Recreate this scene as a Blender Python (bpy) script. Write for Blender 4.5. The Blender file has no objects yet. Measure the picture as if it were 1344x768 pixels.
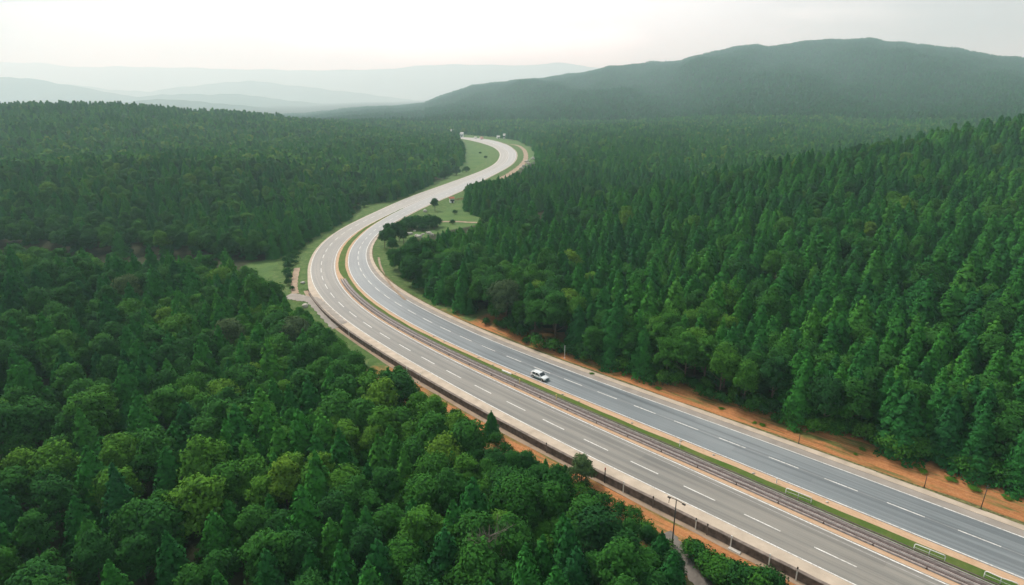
import bpy, bmesh, math, random
import numpy as np
from mathutils import Vector, Matrix
R = math.radians
scn = bpy.context.scene
random.seed(11); rng = np.random.default_rng(11)

# ------------------------------------------------------------------ camera
CAM_H, F, YH = 55.0, 800.0, 128.0
PITCH = math.atan((384 - YH) / F)
cd = bpy.data.cameras.new('camera'); cam = bpy.data.objects.new('camera', cd); scn.collection.objects.link(cam)
cam.location = (0, 0, CAM_H); cam.rotation_euler = (R(90) - PITCH, 0, 0)
cd.sensor_width = 36; cd.lens = F / 1344 * 36; cd.clip_start = 0.5; cd.clip_end = 40000
scn.camera = cam

# ------------------------------------------------------------------ light
SUN_EL, SUN_AZ = R(50), R(-42)          # azimuth measured from +Y (ahead), positive to the right
scn.view_settings.view_transform = 'Standard'; scn.view_settings.look = 'None'
scn.view_settings.exposure = 0.35; scn.view_settings.gamma = 1.0
world = bpy.data.worlds.new("World"); scn.world = world; world.use_nodes = True
nt = world.node_tree; nt.nodes.clear()
out = nt.nodes.new('ShaderNodeOutputWorld'); bg = nt.nodes.new('ShaderNodeBackground'); bg.inputs[1].default_value = 0.1
sky = nt.nodes.new('ShaderNodeTexSky'); sky.sky_type = 'NISHITA'; sky.sun_disc = False
sky.sun_elevation = SUN_EL; sky.sun_rotation = SUN_AZ; sky.dust_density = 4.0
tc = nt.nodes.new('ShaderNodeTexCoord')
mp = nt.nodes.new('ShaderNodeMapping'); mp.inputs['Scale'].default_value = (1.0, 1.0, 5.0); mp.inputs['Location'].default_value = (2.3, 0.4, 0.2)
nz = nt.nodes.new('ShaderNodeTexNoise'); nz.inputs['Scale'].default_value = 2.2; nz.inputs['Detail'].default_value = 6
rp = nt.nodes.new('ShaderNodeValToRGB')
rp.color_ramp.elements[0].position = 0.45; rp.color_ramp.elements[0].color = (0.63, 0.67, 0.69, 1)
rp.color_ramp.elements[1].position = 0.59; rp.color_ramp.elements[1].color = (0.91, 0.985, 1.0, 1)
# brighter cloud in front of the hidden sun
dt = nt.nodes.new('ShaderNodeVectorMath'); dt.operation = 'DOT_PRODUCT'
GL = R(14); dt.inputs[1].default_value = (math.sin(R(-4)) * math.cos(GL), math.cos(R(-4)) * math.cos(GL), math.sin(GL))
mr = nt.nodes.new('ShaderNodeMapRange'); mr.inputs[1].default_value = 0.80; mr.inputs[2].default_value = 0.98; mr.inputs[3].default_value = 6.3; mr.inputs[4].default_value = 18.5
mul = nt.nodes.new('ShaderNodeVectorMath'); mul.operation = 'SCALE'
mx = nt.nodes.new('ShaderNodeMix'); mx.data_type = 'RGBA'; mx.inputs[0].default_value = 0.93
L = nt.links.new
L(tc.outputs['Generated'], mp.inputs[0]); L(mp.outputs[0], nz.inputs[0]); L(nz.outputs[0], rp.inputs[0])
L(tc.outputs['Generated'], dt.inputs[0]); L(dt.outputs['Value'], mr.inputs[0])
L(rp.outputs[0], mul.inputs[0]); L(mr.outputs[0], mul.inputs['Scale'])
L(sky.outputs[0], mx.inputs[6]); L(mul.outputs[0], mx.inputs[7]); L(mx.outputs[2], bg.inputs[0]); L(bg.outputs[0], out.inputs[0])
sd = bpy.data.lights.new('sun', 'SUN'); sd.energy = 3.3; sd.angle = R(11); sd.color = (1, 0.96, 0.9)
so = bpy.data.objects.new('sun', sd); scn.collection.objects.link(so)
so.rotation_euler = Vector((math.sin(SUN_AZ) * math.cos(SUN_EL), math.cos(SUN_AZ) * math.cos(SUN_EL), math.sin(SUN_EL))).to_track_quat('Z', 'Y').to_euler()
cy = scn.cycles
cy.max_bounces = 5; cy.diffuse_bounces = 2; cy.glossy_bounces = 2; cy.transmission_bounces = 2; cy.volume_bounces = 2
cy.use_denoising = True
cy.use_adaptive_sampling = True; cy.adaptive_threshold = 0.015

# ------------------------------------------------------------------ helpers
def tag(o, label=None, cat=None, group=None, kind=None):
    if label: o['label'] = label
    if cat: o['category'] = cat
    if group: o['group'] = group
    if kind: o['kind'] = kind
    return o
def link(o, parent=None):
    scn.collection.objects.link(o)
    if parent: o.parent = parent
    return o
def empty(name, loc=(0, 0, 0), rz=0.0):
    o = bpy.data.objects.new(name, None); o.location = loc; o.rotation_euler = (0, 0, rz); o.empty_display_size = .3
    return link(o)
def mesh_obj(name, verts, faces, mat, parent=None, smooth=False, uvs=None):
    me = bpy.data.meshes.new(name); me.from_pydata([tuple(map(float, v)) for v in verts], [], [tuple(f) for f in faces])
    if smooth: me.polygons.foreach_set('use_smooth', [True] * len(me.polygons))
    if uvs is not None:
        uv = me.uv_layers.new(name='UVMap'); li = np.empty(len(me.loops), int); me.loops.foreach_get('vertex_index', li)
        uv.data.foreach_set('uv', np.asarray(uvs, float)[li].ravel())
    if mat: me.materials.append(mat)
    me.update()
    return link(bpy.data.objects.new(name, me), parent)
class MB:
    def __init__(s): s.v = []; s.f = []; s.m = []
    def box(s, x0, y0, z0, x1, y1, z1, M=None, taper=0.0):
        n = len(s.v); t = taper
        c = [(x0, y0, z0), (x1, y0, z0), (x1, y1, z0), (x0, y1, z0), (x0 + t, y0 + t, z1), (x1 - t, y0 + t, z1), (x1 - t, y1 - t, z1), (x0 + t, y1 - t, z1)]
        s.v += [tuple(M @ Vector(p)) if M else p for p in c]
        s.f += [(n, n + 3, n + 2, n + 1), (n + 4, n + 5, n + 6, n + 7), (n, n + 1, n + 5, n + 4), (n + 1, n + 2, n + 6, n + 5), (n + 2, n + 3, n + 7, n + 6), (n + 3, n, n + 4, n + 7)]
        return s
    def tube(s, pts, r, k=8, cap=True):
        pts = [Vector(p) for p in pts]; rs = r if isinstance(r, (list, tuple)) else [r] * len(pts); n0 = len(s.v); pa = None
        for i, p in enumerate(pts):
            d = (pts[min(i + 1, len(pts) - 1)] - pts[max(i - 1, 0)]).normalized()
            if pa is None: a = d.orthogonal().normalized()
            else: a = (pa - d * pa.dot(d)).normalized()
            pa = a; b = d.cross(a)
            for j in range(k):
                t = 2 * math.pi * j / k; s.v.append(tuple(p + (a * math.cos(t) + b * math.sin(t)) * rs[i]))
        for i in range(len(pts) - 1):
            for j in range(k):
                s.f.append((n0 + i * k + j, n0 + i * k + (j + 1) % k, n0 + (i + 1) * k + (j + 1) % k, n0 + (i + 1) * k + j))
        if cap:
            s.f.append(tuple(n0 + j for j in range(k))[::-1]); e = n0 + (len(pts) - 1) * k; s.f.append(tuple(e + j for j in range(k)))
        return s
    def rock(s, c, r, seed=0):
        bm = bmesh.new(); bmesh.ops.create_icosphere(bm, subdivisions=2, radius=1); rr = random.Random(seed); n = len(s.v)
        ph = [rr.uniform(0, 6) for _ in range(6)]
        for v in bm.verts:
            k = 1 + .18 * math.sin(3 * v.co.x + ph[0]) + .15 * math.sin(4 * v.co.y + ph[1]) + .12 * math.sin(5 * v.co.z + ph[2]) + rr.uniform(-.06, .06)
            s.v.append((c[0] + v.co.x * r[0] * k, c[1] + v.co.y * r[1] * k, c[2] + v.co.z * r[2] * k))
        bm.verts.index_update()
        for f in bm.faces: s.f.append(tuple(n + v.index for v in f.verts))
        bm.free(); return s
    def build(s, name, mat, parent=None, smooth=False): return mesh_obj(name, s.v, s.f, mat, parent, smooth)

def node_mat(name, rough=0.8, spec=0.3):
    m = bpy.data.materials.new(name); m.use_nodes = True; t = m.node_tree
    b = t.nodes['Principled BSDF']; b.inputs['Roughness'].default_value = rough; b.inputs['Specular IOR Level'].default_value = spec
    return m, t, b
def simple(name, col, rough=0.7, spec=0.3, metal=0.0, var=0.25, scale=3.0):
    m, t, b = node_mat(name, rough, spec); b.inputs['Metallic'].default_value = metal
    g = t.nodes.new('ShaderNodeNewGeometry'); n = t.nodes.new('ShaderNodeTexNoise'); n.inputs['Scale'].default_value = scale; n.inputs['Detail'].default_value = 5
    r = t.nodes.new('ShaderNodeValToRGB'); r.color_ramp.elements[0].position = .3; r.color_ramp.elements[1].position = .7
    r.color_ramp.elements[0].color = (*[c * (1 - var) for c in col], 1); r.color_ramp.elements[1].color = (*[min(1, c * (1 + var)) for c in col], 1)
    t.links.new(g.outputs['Position'], n.inputs['Vector']); t.links.new(n.outputs[0], r.inputs[0]); t.links.new(r.outputs[0], b.inputs['Base Color'])
    return m

# ------------------------------------------------------------------ picture <-> place
cP, sP = math.cos(PITCH), math.sin(PITCH)
def ground(u, v, z=0.0):
    x = (u - 672) / F; y = (384 - v) / F; dy = cP + y * sP; dz = -sP + y * cP; t = (z - CAM_H) / dz
    return (x * t, dy * t)
def project(x, y, z):
    d = y * cP - (z - CAM_H) * sP; d = np.maximum(d, 1e-3); yy = (y * sP + (z - CAM_H) * cP) / d
    return 672 + F * x / d, 384 - F * yy, d

# ------------------------------------------------------------------ road line: x, y, then signed offsets of the four edge lines
ST = np.array([
[48.5,67.3,-12,-4.3,3,12.2],[34.1,81.1,-11.9,-3.9,3,12],[19.6,94.9,-11.8,-3.7,3,11.6],[5.4,108.9,-11.4,-3.5,2.7,10.9],[-8.5,123.4,-10.9,-3.5,2.1,10.2],
[-21.7,138.4,-10.7,-3.6,1.6,9.8],[-33.9,154.1,-10.8,-3.7,1.4,9.4],[-44.7,170.8,-10.8,-3.4,1.5,9],[-53.5,188.7,-10.6,-2.9,1.7,8.6],[-59.8,207.5,-10.3,-2.4,2,8.3],
[-63.8,227,-10.1,-2.1,2.2,8.2],[-65.3,246.8,-9.9,-1.8,2.2,8.2],[-64.7,266.7,-9.6,-1.3,1.7,8.3],[-62.2,286.5,-9.3,-.7,1.1,8.5],[-58.8,306.2,-9.3,-.5,.7,8.8],
[-55,325.8,-9.6,-.5,.6,9.2],[-50.6,345.3,-10,-.5,.6,9.7],[-45.7,364.7,-10.1,-.5,.6,10],[-40.6,384,-9.8,-.5,.6,9.9],[-35.7,403.4,-9.3,-.5,.6,9.4],
[-31,422.8,-8.7,-.5,.6,8.7],[-26.3,442.3,-8,-.5,.6,8.1],[-21.8,461.8,-7.5,-.5,.6,7.6],[-17.5,481.3,-7,-.5,.6,7.3],[-13.6,500.9,-6.9,-.5,.6,7.2],
[-10.3,520.6,-6.8,-.5,.6,7.3],[-7.7,540.4,-6.9,-.5,.6,7.4],[-5.9,560.4,-7.1,-.5,.6,7.5],[-4.8,580.3,-7.3,-.5,.6,7.6],[-4.2,600.3,-7.5,-.5,.6,7.8],
[-4,620.3,-7.6,-.5,.6,8],[-4.3,640.3,-7.8,-.5,.6,8.2],[-5.2,660.3,-8,-.5,.6,8.5],[-6.6,680.2,-8.4,-.5,.6,8.8],[-8.7,700.1,-8.8,-.5,.6,9.2],
[-11.1,719.9,-9.2,-.5,.6,9.7],[-14.2,739.7,-9.9,-.5,.6,10.5],[-17.9,759.3,-10.7,-.5,.6,11.3],[-22.4,778.8,-11.4,-.5,.6,11.8],[-27.3,798.2,-12,-.5,.6,12.5],
[-32.9,817.4,-12.7,-.5,.6,13.2],[-39.2,836.3,-13.1,-.5,.6,13.6],[-46.1,855.1,-13.1,-.5,.6,13.4],[-54.5,873.7,-12.8,-.5,.6,12.8],[-66,889,-12,-.5,.6,12],
[-80,902,-11.5,-.5,.6,11.5],[-97,912,-11,-.5,.6,11],[-116,920,-11,-.5,.6,11],[-136,926,-11,-.5,.6,11]])
d0 = ST[0, :2] - ST[1, :2]; d0 /= np.linalg.norm(d0)
pre = np.array([[*(ST[0, :2] + d0 * 20 * k), -12, -4.3, 3, 12.2] for k in range(8, 0, -1)])
ST = np.vstack([pre, ST])
def catmull(P, n):
    Q = []
    for i in range(len(P) - 1):
        a, b, c, d = P[max(i - 1, 0)], P[i], P[i + 1], P[min(i + 2, len(P) - 1)]
        for k in range(n):
            t = k / n; Q.append(.5 * ((2 * b) + (c - a) * t + (2 * a - 5 * b + 4 * c - d) * t * t + (3 * b - a - 3 * c + d) * t ** 3))
    Q.append(P[-1]); return np.array(Q)
S = catmull(ST, 12); ker = np.ones(13) / 13
Sp = np.vstack([np.repeat(S[:1], 6, 0), S, np.repeat(S[-1:], 6, 0)])
S[6:-6] = np.stack([np.convolve(Sp[:, k], ker, 'valid') for k in range(6)], 1)[6:-6]
CL = S[:, :2]; TG = np.gradient(CL, axis=0); TG /= np.linalg.norm(TG, axis=1)[:, None]; NR = np.stack([TG[:, 1], -TG[:, 0]], 1)
SS = np.r_[0, np.cumsum(np.linalg.norm(np.diff(CL, axis=0), axis=1))]
LO, LI, RI, RO = S[:, 2], S[:, 3], S[:, 4], S[:, 5]
S0 = SS[8 * 12]                       # station of the first measured row
NS = len(S)
def sstep(a, b, x): t = np.clip((np.asarray(x, float) - a) / (b - a), 0, 1); return t * t * (3 - 2 * t)
S_REL = SS - S0
NARROW = 1 - .50 * sstep(110, 260, S_REL)      # verges and shoulders get slimmer on the far stretch
def signed(x, y):
    """signed distance to the centre line and index of the nearest station"""
    x = np.asarray(x, float).ravel(); y = np.asarray(y, float).ravel(); idx = np.empty(len(x), int); dd = np.empty(len(x))
    for k in range(0, len(x), 20000):
        dx = x[k:k + 20000, None] - CL[None, :, 0]; dy = y[k:k + 20000, None] - CL[None, :, 1]; q = dx * dx + dy * dy
        i = q.argmin(1); idx[k:k + 20000] = i; dd[k:k + 20000] = np.sqrt(q[np.arange(len(i)), i])
    sg = (x - CL[idx, 0]) * NR[idx, 0] + (y - CL[idx, 1]) * NR[idx, 1]
    return dd * np.sign(sg), idx

# ------------------------------------------------------------------ terrain heights
def gauss(x, y, cx, cy_, sx, sy, h, a=0.0):
    c, s = math.cos(a), math.sin(a); dx, dy = x - cx, y - cy_; p = dx * c + dy * s; q = -dx * s + dy * c
    return h * np.exp(-.5 * ((p / sx) ** 2 + (q / sy) ** 2))
def crest_v(u):
    return np.interp(u, [-600, 330, 400, 480, 520, 560, 620, 660, 700, 760, 800, 850, 880, 950, 985, 1010, 1080, 1110, 1128, 1150, 1200, 1240, 1280, 1344, 1500, 1900],
                     [150, 150, 149, 139, 138, 134, 112, 108, 105, 96, 89, 84, 82, 66, 60, 62, 55, 54, 51, 57, 61, 68, 73, 77, 84, 100])
def hills(x, y):
    h = gauss(x, y, -560, 720, 215, 230, 34) + gauss(x, y, -210, 330, 90, 60, 7) + gauss(x, y, -180, 790, 130, 110, 2) + gauss(x, y, 620, 900, 330, 190, 8)
    # wooded slope right of the road: it climbs to a crest line and drops behind it
    a_ = (x + 6) * .885 + (y - 214) * .465; q_ = -(x + 6) * .465 + (y - 214) * .885
    hc = np.interp(a_, [-40, 0, 40, 120, 200, 300, 360, 500, 700, 1000], [0, 1.5, 7, 15, 20.5, 28, 32, 40, 44, 30])
    h = h + hc * np.clip(1 + np.minimum(q_, 0) / 185, 0, 1) ** .9 * (1 - .95 * sstep(4, 85, q_))
    # low ridge left of the road
    hl = np.interp(-x, [40, 130, 250, 400], [0, 6.5, 10, 11]); h = h + hl * sstep(10, 150, y) * (1 - sstep(153, 192, y)) - 2.5 * sstep(150, 195, y) * (1 - sstep(225, 275, y)) * sstep(80, 150, -x)
    h += 1.6 * np.sin(x / 41 + 1) * np.sin(y / 53) + 2.2 * np.sin(x / 97 - y / 120)
    D = np.hypot(x, y); b = np.arctan2(x, np.maximum(y, 1)); u = 672 + F * np.tan(np.clip(b, -1.2, 1.2)) / cP
    crest = CAM_H + (YH - crest_v(u)) / F * 3150 * np.cos(np.clip(b, -1.2, 1.2)) * cP * cP - 13
    p = sstep(950, 3150, D) * (1 - .35 * sstep(3300, 5200, D))
    p = .55 * p + .45 * np.clip((D - 1000) / 2150, 0, 1) ** 1.1 * (D < 3150) + .45 * p * (D >= 3150)
    rid = 2.0 * 20 * np.sin(b * 23 + 1.2 * np.sin(D / 300)) + 15 * np.sin(b * 51 + D / 350) + 8 * np.sin(b * 97 - D / 180)
    m = np.maximum(crest, -40) * p + rid * p * (1 - sstep(2000, 2750, D)) * np.clip(crest / 150, 0, 1) + np.clip(crest / 200, 0, 1) * 5 * np.sin(x / 60) * np.sin(y / 70) * sstep(1300, 1900, D)
    m = m + p * np.clip(crest / 150, 0, 1) * (3 * np.sin(b * 43 + 1) + 1.8 * np.sin(b * 97) + 1.5 * np.sin(b * 211 + D / 400))
    return h + m - 6 * sstep(1100, 1500, D) * (crest < 20)
PATHZ = None
S_WALL_END = float(S_REL[signed([-62], [168])[1][0]])     # low wall runs up to the paved pull-off
PATHZ = -.85 * (1 - sstep(S_WALL_END - 30, S_WALL_END, S_REL))
def verge_z(off, i):
    """height of the ground beside the road, by signed offset"""
    l = np.maximum(LO[i] - 3.8 * NARROW[i] - off, 0); r = np.maximum(off - RO[i] - 3.0 * NARROW[i], 0); nearish = 1 - sstep(60, 200, S_REL[i])
    return PATHZ[i] * (off < 0) - (.35 + .65 * nearish) * 2.4 * sstep(0, 13, l) + 1.3 * nearish * sstep(1, 9, r) - .9 * (1 - nearish) * sstep(0, 8, r)
def terrain(x, y, sunk=False):
    sh = np.shape(x); x = np.asarray(x, float).ravel(); y = np.asarray(y, float).ravel()
    off, i = signed(x, y); o = np.where(off < 0, LO[i] - off, off - RO[i])        # beyond the outer line
    fade = sstep(16, 110, o); z = verge_z(off, i) * (1 - sstep(60, 160, o)) + hills(x, y) * fade
    if sunk: z = z - 1.2 * (1 - sstep(9, 11.5, o))
    return z.reshape(sh)

# clear polygon: where the picture shows road, verges and fields rather than forest
CLEAR = [(906,790),(906,750),(893,728),(887,712),(884,700),(860,687),(844,674),(830,652),(803,649),(795,634),(781,632),(735,624),(727,608),(708,597),(689,590),(668,575),(654,566),(633,557),
 (616,538),(600,530),(586,527),(565,513),(543,506),(539,489),(501,477),(471,466),(450,447),(429,428),(410,408),(398,400),(378,399),(376,380),(374,372),(359,370),(340,366),(325,352),(326,345),(350,341),(380,334),(388,328),(411,311),(435,299),(461,284),
 (464,268),(473,268),(505,266),(543,253),(567,241),(598,224),(608,213),(612,198),(610,186),(604,180),(604,176),(650,180),(680,185),(700,195),(703,210),(694,217),(680,225),(665,231),(650,235),(634,235),(620,241),(609,243),
 (607,255),(607,265),(614,277),(631,284),(650,286),(638,292),(614,298),(579,305),(543,315),(520,322),(507,328),(504,340),(511,354),(526,373),(542,385),(566,396),(592,408),(626,420),(638,431),(673,443),(709,456),(745,470),
 (798,487),(860,500),(900,512),(967,532),(1035,556),(1103,570),(1170,593),(1238,611),(1344,645),(1600,722),(1600,790)]
CPOLY = np.array(CLEAR, float)
def inside(u, v):
    u = np.asarray(u, float); v = np.asarray(v, float); c = np.zeros(u.shape, bool); n = len(CPOLY)
    for i in range(n):
        x1, y1 = CPOLY[i]; x2, y2 = CPOLY[(i + 1) % n]
        if y1 == y2: continue
        k = ((y1 > v) != (y2 > v)) & (u < (x2 - x1) * (v - y1) / (y2 - y1) + x1); c ^= k
    return c

# ------------------------------------------------------------------ ground sheet
def graded(a, b, dens):
    out = [a]; x = a
    while x < b: x += dens(x); out.append(x)
    return np.array(out)
xs = graded(-20000, 20000, lambda x: 3.0 + max(0, abs(x) - 200) * .045)
ys = graded(-400, 17500, lambda y: 3.0 + max(0, y - 380) * .016 + max(0, -y) * .1)
GX, GY = np.meshgrid(xs, ys); GZ = terrain(GX, GY, True)
gu, gv, gd = project(GX, GY, GZ); offg, ig = signed(GX, GY); offg = offg.reshape(GX.shape); ig = ig.reshape(GX.shape)
field = inside(gu, gv) & (GY > 20) & (GY < 1100)
forest_floor = np.where(field, 0.0, 1.0)
og = np.where(offg < 0, LO[ig] - offg, offg - RO[ig]); forest_floor[(og < 14) & (S_REL[ig] < 60)] = .6
forest_floor[(og < 12) & (S_REL[ig] >= 60)] = 0.0
ny, nx = GX.shape; idg = np.arange(nx * ny).reshape(ny, nx)
gf = np.stack([idg[:-1, :-1], idg[:-1, 1:], idg[1:, 1:], idg[1:, :-1]], -1).reshape(-1, 4)
me = bpy.data.meshes.new('ground'); me.vertices.add(nx * ny); me.vertices.foreach_set('co', np.stack([GX, GY, GZ], -1).ravel())
me.loops.add(gf.size); me.loops.foreach_set('vertex_index', gf.ravel().astype(np.int32)); me.polygons.add(len(gf))
me.polygons.foreach_set('loop_start', np.arange(0, gf.size, 4, dtype=np.int32)); me.update(calc_edges=True)
me.polygons.foreach_set('use_smooth', [True] * len(gf))
at = me.attributes.new('litter', 'FLOAT', 'POINT'); at.data.foreach_set('value', forest_floor.ravel().astype(np.float32))
m, t, b = node_mat('ground_soil_and_grass', .95, .1)
a = t.nodes.new('ShaderNodeAttribute'); a.attribute_name = 'litter'
g = t.nodes.new('ShaderNodeNewGeometry')
def noise(t, scale, det=5, vec=None, rough=.55):
    n = t.nodes.new('ShaderNodeTexNoise'); n.inputs['Scale'].default_value = scale; n.inputs['Detail'].default_value = det; n.inputs['Roughness'].default_value = rough
    if vec is not None: t.links.new(vec, n.inputs['Vector'])
    return n.outputs[0]
def ramp(t, fac, stops):
    r = t.nodes.new('ShaderNodeValToRGB'); e = r.color_ramp.elements
    while len(e) < len(stops): e.new(.5)
    for k, (p, c) in enumerate(stops): e[k].position = p; e[k].color = (*c, 1) if len(c) == 3 else c
    t.links.new(fac, r.inputs[0]); return r.outputs[0]
def mix(t, fac, a_, b_, mode='MIX'):
    n = t.nodes.new('ShaderNodeMix'); n.data_type = 'RGBA'; n.blend_type = mode
    if isinstance(fac, (int, float)): n.inputs[0].default_value = fac
    else: t.links.new(fac, n.inputs[0])
    for k, s in ((6, a_), (7, b_)):
        if isinstance(s, tuple): n.inputs[k].default_value = (*s, 1)
        else: t.links.new(s, n.inputs[k])
    return n.outputs[2]
def math_(t, op, a_, b_=None, clamp=False):
    n = t.nodes.new('ShaderNodeMath'); n.operation = op; n.use_clamp = clamp
    for k, s in ((0, a_), (1, b_)):
        if s is None: continue
        if isinstance(s, (int, float)): n.inputs[k].default_value = s
        else: t.links.new(s, n.inputs[k])
    return n.outputs[0]
def bump(t, b, h, strength, dist):
    n = t.nodes.new('ShaderNodeBump'); n.inputs['Strength'].default_value = strength; n.inputs['Distance'].default_value = dist
    t.links.new(h, n.inputs['Height']); t.links.new(n.outputs[0], b.inputs['Normal'])
P = g.outputs['Position']
GRASS = [(.28, (.04, .095, .025)), (.45, (.065, .14, .035)), (.6, (.105, .18, .045)), (.78, (.17, .19, .085))]
gr = ramp(t, noise(t, .09, 8, P, .65), GRASS)
gr = mix(t, .5, gr, ramp(t, noise(t, 1.1, 6, P, .7), [(.3, (.05, .10, .03)), (.7, (.13, .20, .07))]))
fl = ramp(t, noise(t, .35, 6, P), [(.3, (.02, .028, .012)), (.7, (.045, .05, .022))])
L2 = t.links.new; L2(mix(t, a.outputs['Fac'], gr, fl), b.inputs['Base Color']); bump(t, b, noise(t, 1.4, 6, P, .7), .5, .4)
me.materials.append(m); gobj = link(bpy.data.objects.new('ground', me)); tag(gobj, kind='structure')

# ------------------------------------------------------------------ road ribbons
def ribbon(name, i0, i1, offs, zf, mat, kind='structure', smooth=True, parent=None):
    """offs: list of functions/arrays of offsets per station; zf(off_array, idx)"""
    I = np.arange(i0, i1); C = [np.broadcast_to(o, (NS,))[I] for o in offs]; k = len(C)
    V, U = [], []
    for o in C:
        x = CL[I, 0] + NR[I, 0] * o; y = CL[I, 1] + NR[I, 1] * o; V.append(np.stack([x, y, zf(o, I)], 1)); U.append(np.stack([SS[I], o], 1))
    V = np.stack(V, 1).reshape(-1, 3); U = np.stack(U, 1).reshape(-1, 2); n = len(I)
    q = np.arange(n * k).reshape(n, k); fc = np.stack([q[:-1, :-1], q[:-1, 1:], q[1:, 1:], q[1:, :-1]], -1).reshape(-1, 4)
    # keep faces pointing up
    a_, b_, c_ = V[fc[0, 0]], V[fc[0, 1]], V[fc[0, 2]]
    if np.cross(b_ - a_, c_ - b_)[2] < 0: fc = fc[:, ::-1]
    o = mesh_obj(name, V, fc, mat, parent, smooth, U)
    la = o.data.attributes.new('beyond', 'FLOAT', 'POINT'); la.data.foreach_set('value', np.stack([np.maximum(q - RO[I], LO[I] - q) for q in C], 1).ravel().astype(np.float32))
    if kind: tag(o, kind=kind)
    return o
flat = lambda z: (lambda o, I: np.full(len(I), z))
def cols(a_, b_, n): return [a_ + (b_ - a_) * k / n for k in range(n + 1)]

def asphalt(name, base, rough, warm, streaks):
    m, t, b = node_mat(name, rough, .5)
    uv = t.nodes.new('ShaderNodeUVMap'); uv.uv_map = 'UVMap'; g = t.nodes.new('ShaderNodeNewGeometry'); P = g.outputs['Position']
    st = t.nodes.new('ShaderNodeMapping'); st.inputs['Scale'].default_value = (.012, 1.3, 1); t.links.new(uv.outputs[0], st.inputs[0])
    st2 = t.nodes.new('ShaderNodeMapping'); st2.inputs['Scale'].default_value = (.1, .8, 1); t.links.new(uv.outputs[0], st2.inputs[0])
    k = 1 + streaks
    c = ramp(t, noise(t, 1.0, 3, st.outputs[0]), [(.35, tuple(x / k for x in base)), (.65, tuple(x * k for x in base))])
    c = mix(t, .35, c, ramp(t, noise(t, 1.0, 6, st2.outputs[0], .7), [(.3, tuple(x * .7 for x in base)), (.7, tuple(x * 1.3 for x in warm))]))
    c = mix(t, .25, c, ramp(t, noise(t, 9, 4, P), [(.3, tuple(x * .8 for x in base)), (.7, tuple(x * 1.25 for x in base))]))
    c = mix(t, .3, c, ramp(t, noise(t, .035, 3, P), [(.38, tuple(x * .75 for x in base)), (.62, tuple(x * 1.3 for x in warm))]))
    c = mix(t, .6, c, mix(t, 1.0, c, ramp(t, noise(t, 1.0, 2, st.outputs[0]), [(.42, (.72, .73, .75)), (.5, (1, 1, 1)), (.6, (1.16, 1.15, 1.13))]), 'MULTIPLY'))
    st4 = t.nodes.new('ShaderNodeMapping'); st4.inputs['Scale'].default_value = (.03, .35, 1); t.links.new(uv.outputs[0], st4.inputs[0])
    vo = t.nodes.new('ShaderNodeTexVoronoi'); vo.distance = 'CHEBYCHEV'; t.links.new(st4.outputs[0], vo.inputs[0]); vo.inputs['Scale'].default_value = 1.0
    c = mix(t, .30, c, mix(t, 1.0, c, ramp(t, vo.outputs['Color'], [(.2, (.7, .7, .71)), (.5, (1, 1, 1)), (.8, (1.12, 1.1, 1.08))]), 'MULTIPLY'))
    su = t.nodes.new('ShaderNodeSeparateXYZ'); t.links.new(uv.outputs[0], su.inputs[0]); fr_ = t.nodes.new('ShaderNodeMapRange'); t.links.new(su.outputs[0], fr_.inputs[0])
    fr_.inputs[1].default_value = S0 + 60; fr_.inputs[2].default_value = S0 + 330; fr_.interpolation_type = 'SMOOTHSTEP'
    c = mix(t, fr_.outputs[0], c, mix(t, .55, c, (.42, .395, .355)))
    t.links.new(c, b.inputs['Base Color']); bump(t, b, noise(t, 30, 3, P), .15, .01)
    t.links.new(ramp(t, noise(t, 1.0, 3, st.outputs[0]), [(.3, (rough - .08,) * 3), (.7, (rough + .12,) * 3)]), b.inputs['Roughness'])
    return m
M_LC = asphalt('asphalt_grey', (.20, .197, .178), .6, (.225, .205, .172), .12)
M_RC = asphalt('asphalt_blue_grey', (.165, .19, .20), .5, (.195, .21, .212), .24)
M_CONC = simple('concrete_pale', (.46, .385, .30), .85, .2, var=.16, scale=.5)
M_SHOULD = simple('shoulder_grey', (.30, .27, .235), .85, .2, var=.14, scale=.4)
M_PAINT, t, b = node_mat('road_paint', .6, .3); g = t.nodes.new('ShaderNodeNewGeometry')
t.links.new(mix(t, ramp(t, noise(t, 2.6, 8, g.outputs['Position'], .8), [(.36, (1, 1, 1)), (.52, (0, 0, 0))]), ramp(t, noise(t, .35, 4, g.outputs['Position']), [(.3, (.60, .585, .54)), (.65, (.80, .79, .75))]), (.34, .33, .30)), b.inputs['Base Color'])
M_OLDPAINT = simple('worn_paint', (.36, .35, .33), .7, .3, var=.2, scale=1.2)
M_TAN = simple('tan_path', (.33, .25, .18), .95, .1, var=.2, scale=.6)

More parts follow.
